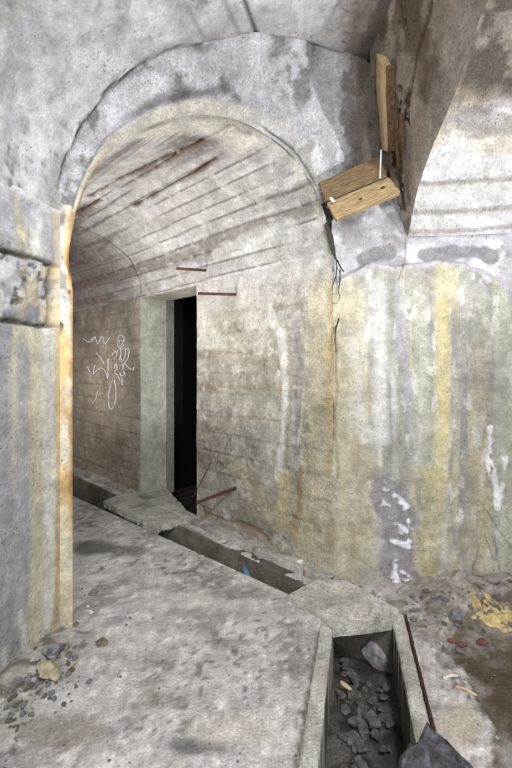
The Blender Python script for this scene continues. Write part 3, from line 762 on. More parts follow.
# the corridor drain: quadrilateral along the corridor; the chamber drain: from below the viewer to the corridor drain
gA = G1 - gd * .62; gB = G1 + gd * far; gC = Lw + cdir * far; gD = Lw - cdir * .10
kTop = meet(K1, kd, G1, gd); rTop = meet(R1, rd, Lw, cdir)
kBot = K2 - kd * 2.2; rBot = R2 - rd * 2.3
drain1 = [meet(G1, gd, R1, rd), gB, gC, rTop]
drain2 = [kBot, kTop, rTop, rBot]
gx = np.unique(np.round(np.r_[np.arange(-7.5, -3.2, .25), np.arange(-3.2, -1.3, .03), np.arange(-1.3, 1.7, .0165), np.arange(1.7, 4.7, .12)], 4))
gy = np.unique(np.round(np.r_[np.arange(-3.4, .9, .2), np.arange(.9, 3.2, .0165), np.arange(3.2, 5.4, .03), np.arange(5.4, 9.2, .2)], 4))
def floor_height(P):
    x, y = P[:, 0], P[:, 1]; p3 = np.c_[x, y, x * 0]; U = np.c_[x, y]
    h = (fbm(p3, 1.2, 3, 601) - .5) * .03 + (fbm(p3, 9, 4, 603) - .5) * .010
    # step between the corridor slab and the rougher chamber floor
    d = (y - (2.03 + .06 * x)) + (fbm(p3, 6, 3, 605) - .5) * .10
    lft = ss(d, -.03, .03) * (x < .4); h = h + lft * .012
    # rough ground on the right, banked against the front wall
    right = ss((U - R1) @ np.array([rd[1], -rd[0]]), .10, .30)
    dw_ = -((U - J) @ wn) * -1
    dist = (U - J) @ wn
    bank = (1 - ss(dist, .0, .62)) * ss((U - J) @ wdir, .22, .8)
    h = h + bank * .11 + right * (fbm(p3, 13, 4, 607) - .5) * .05 * (.35 + bank)
    # render toe and grit against the left wall
    dl = (U @ ar) - offL; inb = (y < 2.02); h = h + np.where(inb, (1 - ss(dl, 0, .16)) * .05 * ss(fbm(p3, 5, 3, 609), .2, .6), 0)
    # keep the drain edges clean
    e = np.minimum(dist_poly(U, [kBot, kTop]), np.minimum(dist_poly(U, [rBot, R1 + rd * .1]), dist_poly(U, [G1 - gd * .1, gB])))
    return h * ss(e, .0, .10)
def floor_colour(P):
    x, y = P[:, 0], P[:, 1]; p3 = np.c_[x, y, x * 0]; U = np.c_[x, y]; n = len(P)
    col = mix(flat(n, (196, 190, 187)), (212, 207, 202), ss(fbm(p3, 2.6, 4, 611), .45, .65))
    col = mix(col, (150, 143, 139), ss(fbm(p3, 4.5, 6, 613, .65), .52, .66) * .75)
    gr = ss(fbm(p3, 40, 3, 615), .58, .68) * ss(fbm(p3, 3, 3, 617), .40, .60); col = mix(col, (104, 98, 90), gr * .75); col = mix(col, (234, 230, 226), ss(fbm(p3, 30, 3, 619), .64, .70) * .6)
    def blot(px, py, rx, ry, c, m, seed, soft=.5):
        nonlocal col
        q = on_floor(px, py)[:2]; a = on_floor(px + rx, py)[:2] - q; b = on_floor(px, py + ry)[:2] - q
        Mx = np.linalg.inv(np.array([a, b]).T); w = (U - q) @ Mx.T
        d = np.hypot(w[:, 0], w[:, 1]) + (fbm(p3, 7, 4, seed) - .5) * .9
        col = mix(col, c, (1 - ss(d, 1 - soft, 1)) * m)
    blot(96, 548, 32, 10, (94, 88, 80), .8, 621); blot(130, 552, 26, 8, (110, 104, 96), .6, 622)
    blot(205, 745, 40, 12, (92, 88, 90), .75, 623); blot(160, 700, 30, 12, (136, 128, 118), .5, 624)
    blot(235, 595, 40, 7, (128, 122, 118), .6, 625); blot(200, 615, 60, 7, (140, 132, 130), .6, 626)
    blot(60, 730, 60, 24, (132, 124, 112), .6, 627); blot(290, 612, 30, 8, (146, 142, 140), .5, 628)
    blot(230, 730, 60, 22, (196, 190, 176), .5, 629); blot(150, 655, 40, 8, (188, 184, 186), .5, 630)
    # brown earth washed over the right side
    rr = on_floor(440, 650)[:2]
    e = dist_poly(U, [on_floor(505, 610)[:2], on_floor(520, 660)[:2], on_floor(560, 768)[:2], on_floor(700, 1100)[:2]]) 
    ed_ = [on_floor(470, 618)[:2], on_floor(452, 640)[:2], on_floor(462, 672)[:2], on_floor(480, 705)[:2], on_floor(496, 750)[:2], on_floor(506, 800)[:2], on_floor(540, 1100)[:2], on_floor(1400, 1100)[:2], on_floor(1400, 612)[:2], on_floor(520, 606)[:2]]
    W = U + (fbm(p3, 8, 4, 635)[:, None] - .5) * .14
    soil = inside(W, ed_).astype(float)
    col = mix(col, (92, 76, 58), soil * (.65 + .35 * ss(fbm(p3, 10, 4, 637), .35, .6)))
    right = ss((U - R1) @ np.array([rd[1], -rd[0]]), .03, .12)
    dist = (U - J) @ wn
    deb = (1 - ss(dist, .25, .6)) * ss((U - J) @ wdir, .2, .5); col = mix(col, (146, 138, 124), deb * .6); col = mix(col, (96, 86, 74), deb * ss(fbm(p3, 16, 4, 639), .55, .68) * .8)
    blot(413, 672, 9, 48, (240, 238, 242), .9, 641); blot(462, 720, 26, 30, (188, 178, 150), .7, 642)
    # grit along the left wall
    dl = (U @ ar) - offL; g = (1 - ss(dl, .05, .34)) * (y < 2.0); col = mix(col, (140, 132, 120), g * .5); col = mix(col, (96, 90, 80), g * ss(fbm(p3, 24, 4, 643), .5, .62) * .8)
    # joint lines of the drain's kerb
    for A, B in ((on_floor(320, 628)[:2], on_floor(296, 768)[:2]), (on_floor(404, 615)[:2], on_floor(421, 742)[:2])):
        Bx = A + (B - A) * 2; g = 1 - ss(dist_poly(U + (fbm(p3, 9, 2, 645)[:, None] - .5) * .012, [A, Bx]), .004, .012); col = mix(col, (86, 72, 56), g * .8)
    lip = 1 - ss(dist_poly(U, [kBot, K1]), .05, .07); col = mix(col, (182, 178, 166), lip * .6)
    return col
bm = bmesh.new()
grid = [[bm.verts.new((x, y, 0)) for y in gy] for x in gx]
for i in range(len(gx) - 1):
    for j in range(len(gy) - 1): bm.faces.new((grid[i][j], grid[i + 1][j], grid[i + 1][j + 1], grid[i][j + 1]))
for poly in (drain1, drain2):
    for a, b in zip(poly, poly[1:] + poly[:1]):
        d = b - a
        bmesh.ops.bisect_plane(bm, geom=bm.verts[:] + bm.edges[:] + bm.faces[:], dist=1e-5, plane_co=(a[0], a[1], 0), plane_no=(d[1], -d[0], 0))
cen = np.array([f.calc_center_median()[:2] for f in bm.faces])
# keep out of the drains and out of the ground behind the corridor and front walls
kill = inside(cen, drain1) | inside(cen, drain2)
kill |= (((cen - J) @ cn) > .02) & (((cen - J) @ wn) < -.05)
fl = list(bm.faces)
bmesh.ops.delete(bm, geom=[f for f, k in zip(fl, kill) if k], context='FACES')
co = np.array([v.co for v in bm.verts]); hz = floor_height(co)
for v, h in zip(bm.verts, hz): v.co.z = h
skl = bm.verts.layers.float.new('skirt')
for z_ in (-.022, -.36):
    be = [e for e in bm.edges if e.is_boundary]
    r = bmesh.ops.extrude_edge_only(bm, edges=be)
    for g in r['geom']:
        if isinstance(g, bmesh.types.BMVert): g.co.z = z_; g[skl] = 1.0
me = bpy.data.meshes.new('floor'); bmesh.ops.recalc_face_normals(bm, faces=bm.faces[:]); bm.to_mesh(me); bm.free()
co = np.empty(len(me.vertices) * 3); me.vertices.foreach_get('co', co); co = co.reshape(-1, 3)
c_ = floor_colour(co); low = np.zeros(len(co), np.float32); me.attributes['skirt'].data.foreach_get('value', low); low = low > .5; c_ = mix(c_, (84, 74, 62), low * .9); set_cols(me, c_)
fl_o = link_mesh('floor', me, M['floor']); fl_o['kind'] = 'structure'

# bed of the drains
def bed_shade(P, uv):
    n = len(P); return mix(mix(flat(n, (88, 80, 74)), (112, 104, 96), ss(fbm(P, 5, 4, 651), .42, .62)), (66, 58, 52), ss(fbm(P, 12, 4, 653), .52, .66)), (fbm(P, 14, 5, 655, .65) - .5) * .085
bx, by = np.linspace(-3.4, 1.2, 230), np.linspace(.2, 5.6, 270)
Pb = np.zeros((230, 270, 3)); Pb[..., 0] = bx[:, None]; Pb[..., 1] = by[None]; Pb[..., 2] = -.25
surface('floor_drain_bed', Pb, M['rough'], (0, 2, 1), bed_shade)

# raised concrete ledge between corridor drain and wall, two steps
def ledge_strip(name, n0, n1, z0, z1, u0, u1, cols, seed):
    U = np.linspace(u0, u1, 200); pr = [(n1, z0), (n1, z1 - .008), (n1 - .008 * np.sign(n1 - n0), z1)] + [(n1 + (n0 - n1) * t, z1) for t in np.linspace(.15, 1, 8)]
    P = np.zeros((200, len(pr), 3))
    for k, (nn, z) in enumerate(pr):
        q = J[None] - cn[None] * nn + cdir[None] * U[:, None]; P[:, k, :2] = q; P[:, k, 2] = z
    def sh(P, uv):
        return mix(mix(flat(len(P), cols[0]), cols[1], ss(fbm(P, 5, 4, seed), .42, .62)), (112, 104, 92), ss(fbm(P, 9, 4, seed + 2), .55, .7) * .7), (fbm(P, 10, 4, seed + 3) - .5) * .018
    return surface(name, P, M['rough'], J_to := (0, 1, 2.), sh)
ledge_strip('trim_1', -.02, .075, -.02, .055, -.02, 6.5, ((204, 200, 190), (180, 174, 164)), 661)
ledge_strip('trim_2', .03, ledge_w + .012, -.36, .005, .06, 6.5, ((128, 120, 108), (104, 96, 86)), 671)  # dirt-dark drain face, coloured darker still for the shade under the slab

# kerb of the chamber drain on its right side, with the rusty rail beside it
def kerb(a, b, side, w, z0, z1, name, cols, seed):
    d = (b - a) / np.linalg.norm(b - a); nn = np.array([d[1], -d[0]]) * side
    bm = prism([a, b, b + nn * w, a + nn * w], z0, z1, .003, seed)
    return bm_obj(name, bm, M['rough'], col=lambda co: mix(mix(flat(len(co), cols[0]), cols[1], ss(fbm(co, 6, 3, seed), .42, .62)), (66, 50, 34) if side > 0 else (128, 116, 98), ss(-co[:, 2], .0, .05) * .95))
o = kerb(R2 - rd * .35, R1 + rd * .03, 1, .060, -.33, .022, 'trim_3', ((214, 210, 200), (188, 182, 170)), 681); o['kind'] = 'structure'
o = kerb(K2 - kd * .9, K1 + kd * .0, -1, .062, -.33, .014, 'trim_4', ((212, 208, 200), (194, 188, 180)), 683); o['kind'] = 'structure'

def place(o, label, cat, group=None): return tag(o, label, cat, group)
nnr = np.array([rd[1], -rd[0]])
a = R2 - rd * .03 + nnr * .066; b = R1 + rd * .02 + nnr * .066
bm = prism([a, b, b + nnr * .011, a + nnr * .011], -.02, .032, .001, 5)
place(base_origin(bm_obj('iron_rail', bm, M['rust'])), 'rusty flat iron rail set on edge along the kerb of the open drain', 'iron rail')

# ------------------------------------------------------------------ COVER SLABS
def slab_cols(c1, c2, seed):
    return lambda co: mix(mix(flat(len(co), c1), c2, ss(fbm(co, 4, 4, seed), .42, .62)), (122, 116, 104), ss(fbm(co, 10, 4, seed + 1), .55, .68) * .6)
def fine(bm, levels=2):
    bmesh.ops.triangulate(bm, faces=bm.faces[:])
    for _ in range(levels): bmesh.ops.subdivide_edges(bm, edges=[e for e in bm.edges if e.calc_length() > .03], cuts=1)
    co = np.array([v.co for v in bm.verts]); nz = fbm(co, 14, 4, 77)
    for v, k in zip(bm.verts, nz): v.co.z += (k - .5) * .008
    return bm
zt = .035
pts = [(286, 595), (318, 578), (346, 580), (399, 609), (397, 619), (333, 627), (320, 614)]
bm = fine(prism([on_floor(x, y, zt)[:2] for x, y in pts], zt - .055, zt, .003, 3), 2)
place(base_origin(bm_obj('cover_slab', bm, M['rough'], col=slab_cols((222, 216, 206), (204, 198, 188), 701))), 'large flat concrete cover slab over the bend where the two drains meet', 'cover slab')
zt = .045
pts = [(103, 501), (122, 493), (141, 489.5), (170, 490), (197, 514), (186, 515), (183, 520), (176, 520.5), (170, 523), (161, 524), (157, 527.5), (128, 513.5)]
poly = [on_floor(x, y, zt)[:2] for x, y in pts]
q0 = dpt(uD2 - .01, .3, 0)[:2]; q1 = dpt(uD1 + .01, .3, 0)[:2]
poly[3] = np.array(q0); poly[4] = np.array(dpt(uD1 + .012, -.02, 0)[:2]); poly[2] = np.array(dpt(uD2 - .008, -.03, 0)[:2])
bm = fine(prism(poly, zt - .055, zt, .006, 4), 2)
place(base_origin(bm_obj('cover_slab', bm, M['rough'], col=slab_cols((206, 200, 190), (188, 180, 170), 711))), 'concrete slab with a broken edge bridging the drain in front of the dark doorway', 'cover slab')
# floor of the back room behind the threshold is part of wall_back_room

# ------------------------------------------------------------------ TIMBER
def board(name, c4, thick, mat, seed, cuts=10):
    """board whose seen face has the four given corners"""
    p = [Vector(q) for q in c4]; nrm = (p[1] - p[0]).cross(p[3] - p[0]).normalized()
    if nrm.dot(Vector((0, 0, CAM_H)) - p[0]) < 0: nrm = -nrm
    ctr = sum(p, Vector()) / 4; ex = ((p[1] - p[0]) + (p[2] - p[3])).normalized(); ez = nrm; ey = ez.cross(ex)
    R = Matrix((ex, ey, ez)).transposed()
    Ri = R.inverted(); l = [Ri @ (q - ctr) for q in p]
    bm = bmesh.new(); rnd = random.Random(seed)
    nx, ny = 26, 8; g = []
    for i in range(nx + 1):
        row = []
        for j in range(ny + 1):
            q = l[0].lerp(l[1], i / nx).lerp(l[3].lerp(l[2], i / nx), j / ny)
            if i in (0, nx): q.x += rnd.uniform(-1, 1) * .006
            q.z += rnd.uniform(-1, 1) * .0012
            row.append(bm.verts.new(q))
        g.append(row)
    for i in range(nx):
        for j in range(ny): bm.faces.new((g[i][j], g[i + 1][j], g[i + 1][j + 1], g[i][j + 1]))
    r = bmesh.ops.extrude_face_region(bm, geom=bm.faces[:])
    for q in r['geom']:
        if isinstance(q, bmesh.types.BMVert): q.co.z -= thick
    bmesh.ops.recalc_face_normals(bm, faces=bm.faces[:])
    o = bm_obj(name, bm, mat); o.matrix_world = Matrix.Translation(ctr) @ R.to_4x4(); return o
d0 = 2.36
pa = [on_depth(319, 182, 2.385), on_depth(378, 157, 2.375), on_depth(388, 176, 2.345), on_depth(326, 201, 2.355)]
pb = [on_depth(327, 202.5, 2.352), on_depth(388.5, 177, 2.342), on_depth(401, 193, 2.325), on_depth(336, 220, 2.333)]
pl1 = place(board('wooden_plank', pa, .028, M['wood_dark'], 1), 'upper brown wooden plank wedged above the wall corner under the downstand', 'plank')
pl2 = place(board('wooden_plank', pb, .028, M['wood'], 2), 'lower yellowish wooden plank with knots wedged above the wall corner', 'plank')
def knot(par, x, y, r):
    bm = bmesh.new(); bmesh.ops.create_circle(bm, cap_ends=True, segments=14, radius=r)
    e = bmesh.ops.extrude_face_region(bm, geom=bm.faces[:])
    for q in e['geom']:
        if isinstance(q, bmesh.types.BMVert): q.co.z -= .004; 
    for q in bm.verts: q.co.x *= 1.5
    o = bm_obj('knot', bm, M['rust'], par); o.location = (x, y, .0025); return o
knot(pl2, -.015, .0, .007); knot(pl2, .13, .012, .009)
# a torn scrap of white paper caught at the plank's end
bm = slab_bm(.022, .014, .004, 12); o = bm_obj('scrap', bm, M['white']); o.location = on_depth(332, 200, 2.325); o.rotation_euler = (1.2, .3, .4)
place(o, 'small white scrap caught between the ends of the two planks', 'scrap')
# post stub against the downstand: pale face to the left, rotten face to the right
def post():
    root = bpy.data.objects.new('timber_post', None); C.objects.link(root)
    base = on_plane(386, 166, wedge_T - wN * 0, wN); root.location = base
    place(root, 'pale upright timber stub with a rotten lower end fixed to the downstand', 'timber post')
    L = lambda px, py, k: Vector(on_plane(px, py, wedge_T, wN) + (np.array([0, 0, CAM_H]) - on_plane(px, py, wedge_T, wN)) / np.linalg.norm(np.array([0, 0, CAM_H]) - on_plane(px, py, wedge_T, wN)) * k) - Vector(base)
    prof = [(58, 376, 386, 393), (64, 376, 386, 394), (80, 376, 386, 394), (100, 377, 386, 395), (118, 379, 387, 396), (135, 380, 388, 396), (150, 382, 388, 396)]
    bm = bmesh.new(); rows = []
    rnd = random.Random(3)
    for i, (y, x0, x1, x2) in enumerate(prof):
        j = rnd.uniform(-.004, .004) if i > 2 else 0
        y0 = y + (0 if i else -4)
        rows.append([bm.verts.new(L(x0, y0, .02)), bm.verts.new(L(x1, y + (2 if i else 16), .075 + j)), bm.verts.new(L(x2, y + (0 if i else 12), .03)), bm.verts.new(L(x1, y0, -.02))])
    for A, B in zip(rows[:-1], rows[1:]):
        for k in range(4): bm.faces.new((A[k], A[(k + 1) % 4], B[(k + 1) % 4], B[k]))
    bm.faces.new(rows[0][::-1]); bm.faces.new(rows[-1])
    bmesh.ops.recalc_face_normals(bm, faces=bm.faces[:])
    for f in bm.faces:
        c = f.calc_center_median(); f.material_index = 0 if any(f in [g for g in v.link_faces] and v is rw[0] for rw in rows for v in rw[:1]) and any(v in [rw[1] for rw in rows] for v in f.verts) else 1
    bmesh.ops.subdivide_edges(bm, edges=bm.edges[:], cuts=3, use_grid_fill=True)
    co = np.array([v.co for v in bm.verts]); nz = fbm(co, 28, 3, 91)
    for v, k in zip(bm.verts, nz):
        low = max(0, min(1, (.05 - v.co.z) / .25)); v.co += Vector((.3, -.6, 0)) * (k - .5) * (.01 + .05 * low)
    sh = bm_obj('shaft', bm, M['wood_pale'], root); sh.data.materials.append(M['rotten']); tag(sh, 'sawn pale wood face, rotten on its right side')
    # rotten splinters at the foot
    for k in range(9):
        x = rnd.uniform(384, 402); y = rnd.uniform(100, 130); l = rnd.uniform(22, 55)
        a, b = L(x, y, .03), L(x + rnd.uniform(-2, 2), y + l, .025)
        m = a.lerp(b, .5) + Vector((rnd.uniform(-.01, .01), rnd.uniform(-.01, .01), 0))
        tag(bm_obj('splinter', tube([a, m, b], [.008, .012, .003], 5), M['rotten'], root), 'rotten red-brown wood')
post()
# rusty hanger wire beside it
o = bm_obj('iron_wire', tube([on_depth(381, 150, 2.26), on_depth(380.5, 165, 2.25), on_depth(380, 178, 2.24)], .003, 6), M['white'])
place(base_origin(o), 'short pale wire hanging beside the timber stub above the planks', 'wire')

# ------------------------------------------------------------------ IRON IN THE CORRIDOR WALL
def cw3(px, py, out=0.0):
    p = on_plane(px, py, *plane_of(J, cdir)); p[:2] -= cn * out; return p
def rod(name, p0, p1, r, label, head=None):
    p0, p1 = np.array(p0), np.array(p1)
    o = bm_obj(name, tube([p0, p0 * .7 + p1 * .3, p0 * .3 + p1 * .7, p1], [r, r * 1.05, r * .98, r], 10), M['rust'], smooth=True)
    base_origin(o); place(o, label, 'iron rod'); return o
def pin(wallpx, tippx, out, r, label):
    a = cw3(*wallpx, -.03); 
    w = cw3(*wallpx, 0)
    # the tip stands out of the wall by the given distance
    tip = on_plane(*tippx, v3(J - cn * out, 0), plane_of(J, cdir)[1]); return rod('iron_rod', a, tip, r, label)
pin((207, 270), (177, 268.5), .30, .011, 'upper rusty iron rod sticking out above the dark doorway')
pin((237, 294), (198, 293.5), .26, .011, 'rusty iron rod sticking out of the wall just right of the doorway head')
pin((236, 487.5), (196, 503), .30, .012, 'bent rusty iron rod sticking out low beside the dark doorway')
p0, p1, p2 = cw3(211, 462, 0), cw3(210, 468, .02), cw3(206, 494, .14)
o = bm_obj('iron_wire', tube([p0, p1, p2], .0035, 6), M['rust']); place(base_origin(o), 'thin rusty wire hanging from the wall to the low iron rod', 'wire')

# black strip added as the shadow gap in the corner joint
def ribbon(pts, ws, t=.006):
    bm = bmesh.new(); rows = []
    for p, w in zip(pts, ws):
        p = np.array(p); s = np.array([w / 2, -.1 * w, 0]); k = np.array([0, -t, 0])
        rows.append([bm.verts.new(p - s), bm.verts.new(p - s + k), bm.verts.new(p + s + k), bm.verts.new(p + s)])
    for A, B in zip(rows[:-1], rows[1:]):
        for k in range(4): bm.faces.new((A[k], A[(k + 1) % 4], B[(k + 1) % 4], B[k]))
    bm.faces.new(rows[0][::-1]); bm.faces.new(rows[-1]); return bm
tp = [(328, 200), (331, 209), (333, 217), (326, 225), (330, 236), (333, 250), (335, 259)]
o = bm_obj('shade_strip', ribbon([on_depth(x, y, 2.435) for x, y in tp], [.02, .026, .03, .022, .034, .026, .01]), M['tar'])
place(base_origin(o), 'dark tapering strip drawn for the shadow gap in the corner joint below the planks', 'tar strip')
rt = bpy.data.objects.new('dry_root', None); C.objects.link(rt); rt.location = on_depth(336, 300, 2.40); place(rt, 'thin dark roots curling out of the wall joint below the dark strip', 'root')
for pts in ([(336, 258), (337, 268), (336, 276), (333, 284), (332, 291)], [(337, 260), (341, 268), (344, 272)], [(340, 270), (340, 282), (338, 290), (340, 298), (336, 304), (331, 303)], [(339, 318), (336, 328), (335, 340), (336, 352)]):
    q = [Vector(on_depth(x, y, 2.435 - .015 * (i % 2))) - rt.location for i, (x, y) in enumerate(pts)]
    bm_obj('root_strand', tube(q, [.0055 - .0008 * i for i in range(len(q))], 6), M['tar'], rt, True)

# ------------------------------------------------------------------ CHALK WRITING beyond the doorway
wr = bpy.data.objects['wall_corridor']
def scrawl(pts, r=.0042):
    pts = spline([cw3(x, y, .012) for x, y in pts], max(8, len(pts) * 4))
    return bm_obj('chalk_scrawl', tube(pts, r, 5), M['chalk'], wr, True)
for pts in (
    [(121, 344), (119, 338), (122, 335), (125, 338), (123, 344), (120, 346), (118, 341), (126, 341)], [(118, 346), (121, 348), (125, 345)],
    [(113, 356), (116, 351), (118, 355), (115, 359)], [(118, 352), (121, 348), (122, 355), (120, 360)], [(122, 350), (126, 348), (126, 356), (123, 361), (121, 356)], [(126, 350), (130, 349), (129, 358), (126, 362)], [(125, 362), (130, 368), (134, 370), (135, 367)],
    [(115, 368), (117, 364), (118, 369), (115, 372), (119, 375)], [(122, 366), (125, 364), (124, 370), (126, 374), (122, 376), (121, 372)], [(119, 376), (121, 380)], [(123, 378), (123, 385)],
    [(112, 383), (115, 380), (117, 390), (116, 402), (113, 409), (110, 406), (110, 394), (112, 384)],
    [(96, 365), (94, 374), (98, 370), (103, 368), (107, 373), (109, 378), (109, 359)], [(92, 340), (96, 337), (99, 344), (103, 336), (106, 344), (111, 337)],
    [(97, 352), (102, 358), (105, 364)], [(88, 366), (91, 372)], [(99, 390), (97, 398), (93, 404)], [(84, 338), (90, 342), (97, 337)]):
    scrawl(pts)

# ------------------------------------------------------------------ STONES AND LITTER
def put(bm, name, mat, px, py, label, cat, group=None, z=None, rot=0., sink=.004, smooth=False):
    q = on_floor(px, py); p = np.array([[q[0], q[1], 0]])
    zz = floor_height(p)[0] if z is None else z
    q = on_floor(px, py, zz)
    o = bm_obj(name, bm, mat, smooth=smooth); o.location = (q[0], q[1], zz - sink); o.rotation_euler = (0, 0, rot); return place(o, label, cat, group)
put(rock_bm(.045, 11, 3, (1.15, .9, .85), .6), 'stone', M['stone_grey'], 53, 657, 'dark grey fist-sized stone at the foot of the left pier', 'stone')
put(rock_bm(.046, 12, 3, (1.1, .9, .75), .95), 'stone', M['stone_yellow'], 49, 678, 'yellowish crumbly stone below the grey one near the left wall', 'stone')
put(rock_bm(.03, 13, 3, (1.1, .8, .6), .2), 'stone', M['stone_grey'], 93, 595, 'small smooth grey stone on the corridor floor beyond the pier', 'stone')
put(rock_bm(.026, 14, 3, (1.1, .8, .7), .9), 'stone', M['stone_brown'], 102, 645, 'small brown and yellow stone on the floor right of the pier', 'stone')
put(rock_bm(.02, 15, 2, (1.2, .9, .6), .4), 'stone', M['stone_brown'], 65, 648, 'small flat brown stone touching the grey stone by the pier', 'stone')
put(slab_bm(.018, .014, .005, 21), 'paper_scrap', M['white'], 88, 607, 'bright white scrap lying on the floor beside the pier', 'scrap')
put(rock_bm(.014, 16, 2, (1.2, .8, .6)), 'stone', M['stone_light'], 91, 613, 'tiny pale stone just below the white scrap on the floor', 'stone')
put(rock_bm(.016, 17, 2, (1, 1, .7)), 'stone', M['stone_brown'], 76, 625, 'small dark brown stone against the pier corner', 'stone')
# twigs and a pale chip on the right
def twig(a, b, r, label, mat='twig'):
    qa, qb = on_floor(*a), on_floor(*b); zz = floor_height(np.array([qa, qb]))
    p0 = on_floor(*a, zz[0]); p1 = on_floor(*b, zz[1]); p0[2] += r * .8; p1[2] += r * .8
    m = (p0 + p1) / 2 + np.array([0, .004, .004])
    place(base_origin(bm_obj('twig', tube([p0, p0 * .5 + m * .5, m, m * .5 + p1 * .5, p1], [r * .8, r, r, r * .95, r * .7], 8), M[mat], smooth=True)), label, 'stick')
twig((455, 687.5), (477, 697), .0065, 'thin pale stick lying right of the iron rail')
twig((443, 680), (459, 677), .007, 'short pale stick lying above the thin one on the right floor', 'stone_light')
twig((445, 676), (446, 681), .005, 'tiny pale splinter touching the short stick', 'stone_light')
twig((340, 588), (352, 584), .004, 'thin dry twig lying on the large cover slab', 'twig')
# ochre crust heap
def heap():
    bm = bmesh.new(); n = 44; g = []; q = on_floor(494, 622); rnd = random.Random(5)
    ax = on_floor(528, 625)[:2] - q[:2]; ay = on_floor(478, 604)[:2] - q[:2]
    for i in range(n + 1):
        for j in range(n + 1):
            a, b = -1 + 2 * i / n, -1 + 2 * j / n
            g.append((a, b))
    g = np.array(g); XY = q[:2] + g[:, :1] * ax + g[:, 1:] * ay; P = np.c_[XY, np.zeros(len(XY))]
    d = np.hypot(g[:, 0], g[:, 1]) + (fbm(P, 10, 4, 801) - .5) * .7
    hh = floor_height(P); top = hh - .012 + (1 - ss(d, .45, 1)) * (.016 + (fbm(P, 34, 4, 803, .7) - .5) * .075)
    vs = [bm.verts.new((x, y, z)) for (x, y), z in zip(XY, top)]
    for i in range(n):
        for j in range(n):
            k = i * (n + 1) + j
            if d[[k, k + 1, k + n + 1, k + n + 2]].min() < 1: bm.faces.new((vs[k], vs[k + n + 1], vs[k + n + 2], vs[k + 1]))
    bmesh.ops.delete(bm, geom=[v for v in bm.verts if not v.link_faces], context='VERTS')
    r = bmesh.ops.extrude_face_region(bm, geom=bm.faces[:])
    for v in r['geom']:
        if isinstance(v, bmesh.types.BMVert): v.co.z -= .05
    o = bm_obj('ochre_heap', bm, M['ochre'], smooth=True); place(base_origin(o), 'yellow ochre crust heaped on the rubble at the foot of the front wall', 'heap')
heap()
# brick chips
for k, (px, py, s, lb) in enumerate(((452, 642, .018, 'red brick chip lying nearest the drain on the rubble'), (462, 647, .022, 'red brick chip in the middle of three on the rubble'), (482, 644, .024, 'dark red brick chip nearest the ochre heap'))):
    put(rock_bm(s, 40 + k, 2, (1.3, .8, .7), .3), 'brick_chip', M['brick'], px, py, lb, 'brick chip')
put(slab_bm(.055, .038, .035, 45), 'stone', M['stone_grey'], 458, 617, 'pale grey block lying left of the ochre heap', 'stone', rot=.3)
# big shiny black slab at the near right end of the drain
def black_lump():
    q = on_floor(436, 768); bm = bmesh.new()
    zz = .0
    P = lambda x, y, z: Vector(on_floor(x, y, z)) 
    top = [P(427, 724, .09), P(470, 766, .07), P(500, 800, .06), P(440, 840, .05), P(392, 800, .05), P(400, 757, .055)]
    mid = P(425, 752, .115); mid2 = P(446, 772, .085)
    bot = [Vector((v.x * 1.02, v.y, .005)) for v in top]
    vt = [bm.verts.new(v) for v in top]; vb = [bm.verts.new(v) for v in bot]; m = bm.verts.new(mid); m2 = bm.verts.new(mid2)
    bm.faces.new((vt[0], m, vt[5])); bm.faces.new((vt[5], m, vt[4])); bm.faces.new((vt[0], vt[1], m2)); bm.faces.new((vt[0], m2, m)); bm.faces.new((vt[1], vt[2], m2)); bm.faces.new((vt[2], vt[3], m2)); bm.faces.new((m, m2, vt[3])); bm.faces.new((m, vt[3], vt[4]))
    for k in range(6): bm.faces.new((vt[k], vt[(k + 1) % 6], vb[(k + 1) % 6], vb[k]))
    bm.faces.new(vb)
    bmesh.ops.recalc_face_normals(bm, faces=bm.faces[:]); bmesh.ops.triangulate(bm, faces=bm.faces[:])
    bmesh.ops.subdivide_edges(bm, edges=bm.edges[:], cuts=5, use_grid_fill=True)
    co = np.array([v.co for v in bm.verts]); nz = fbm(co, 16, 4, 811, .6); nq = fbm(co, 5, 3, 813)
    for v, a, b in zip(bm.verts, nz, nq):
        if v.co.z > .01: v.co.z += (abs(a - .5) * -.11) + .012 + (b - .5) * .03
    place(base_origin(bm_obj('black_slab', bm, M['black'])), 'large shiny black slate lump at the near end of the drain kerb', 'rock')
black_lump()
# drain items
o = bm_obj('plastic_scrap', slab_bm(.035, .12, .012, 31), M['blue']); q = on_floor(244, 571, -.03); o.location = (q[0] + .02, q[1] + .035, -.125); o.rotation_euler = (1.25, 0, .75); place(o, 'small blue plastic scrap lying in the corridor drain', 'scrap')
o = bm_obj('stone', rock_bm(.035, 32, 3, (.8, .8, 1.1), .4), M['stone_yellow']); q = on_floor(306, 577, .0); o.location = q; place(o, 'pale rounded stone standing on the ledge above the corridor drain', 'stone')
o = bm_obj('stone', rock_bm(.02, 33, 2, (1.6, .9, .6), .4), M['stone_light']); q = on_floor(300, 563, .05); o.location = q; place(o, 'flat pale chip lying on the ledge at the foot of the corridor wall', 'stone')
o = bm_obj('stone', slab_bm(.10, .13, .10, 34), M['stone_grey']); q = on_floor(378, 664, -.25); q_block = (q[0], q[1] + .05); o.location = (q[0], q[1] + .05, -.23); o.rotation_euler = (.5, .25, .4); place(o, 'angular grey block under the edge of the cover slab in the drain', 'stone')
o = bm_obj('wood_chip', slab_bm(.038, .013, .010, 35), M['twig']); q = on_floor(345, 686, -.20); o.location = q; o.rotation_euler = (.2, .3, -.5); place(o, 'pale wood chip lying on the slates in the open drain', 'wood chip')
rnd = random.Random(21)
kinds = [bpy.data.meshes.new('x') for _ in range(0)]
protos = [slab_bm(rnd.uniform(.03, .05), rnd.uniform(.035, .065), rnd.uniform(.010, .018), 50 + k) for k in range(8)]
pm = []
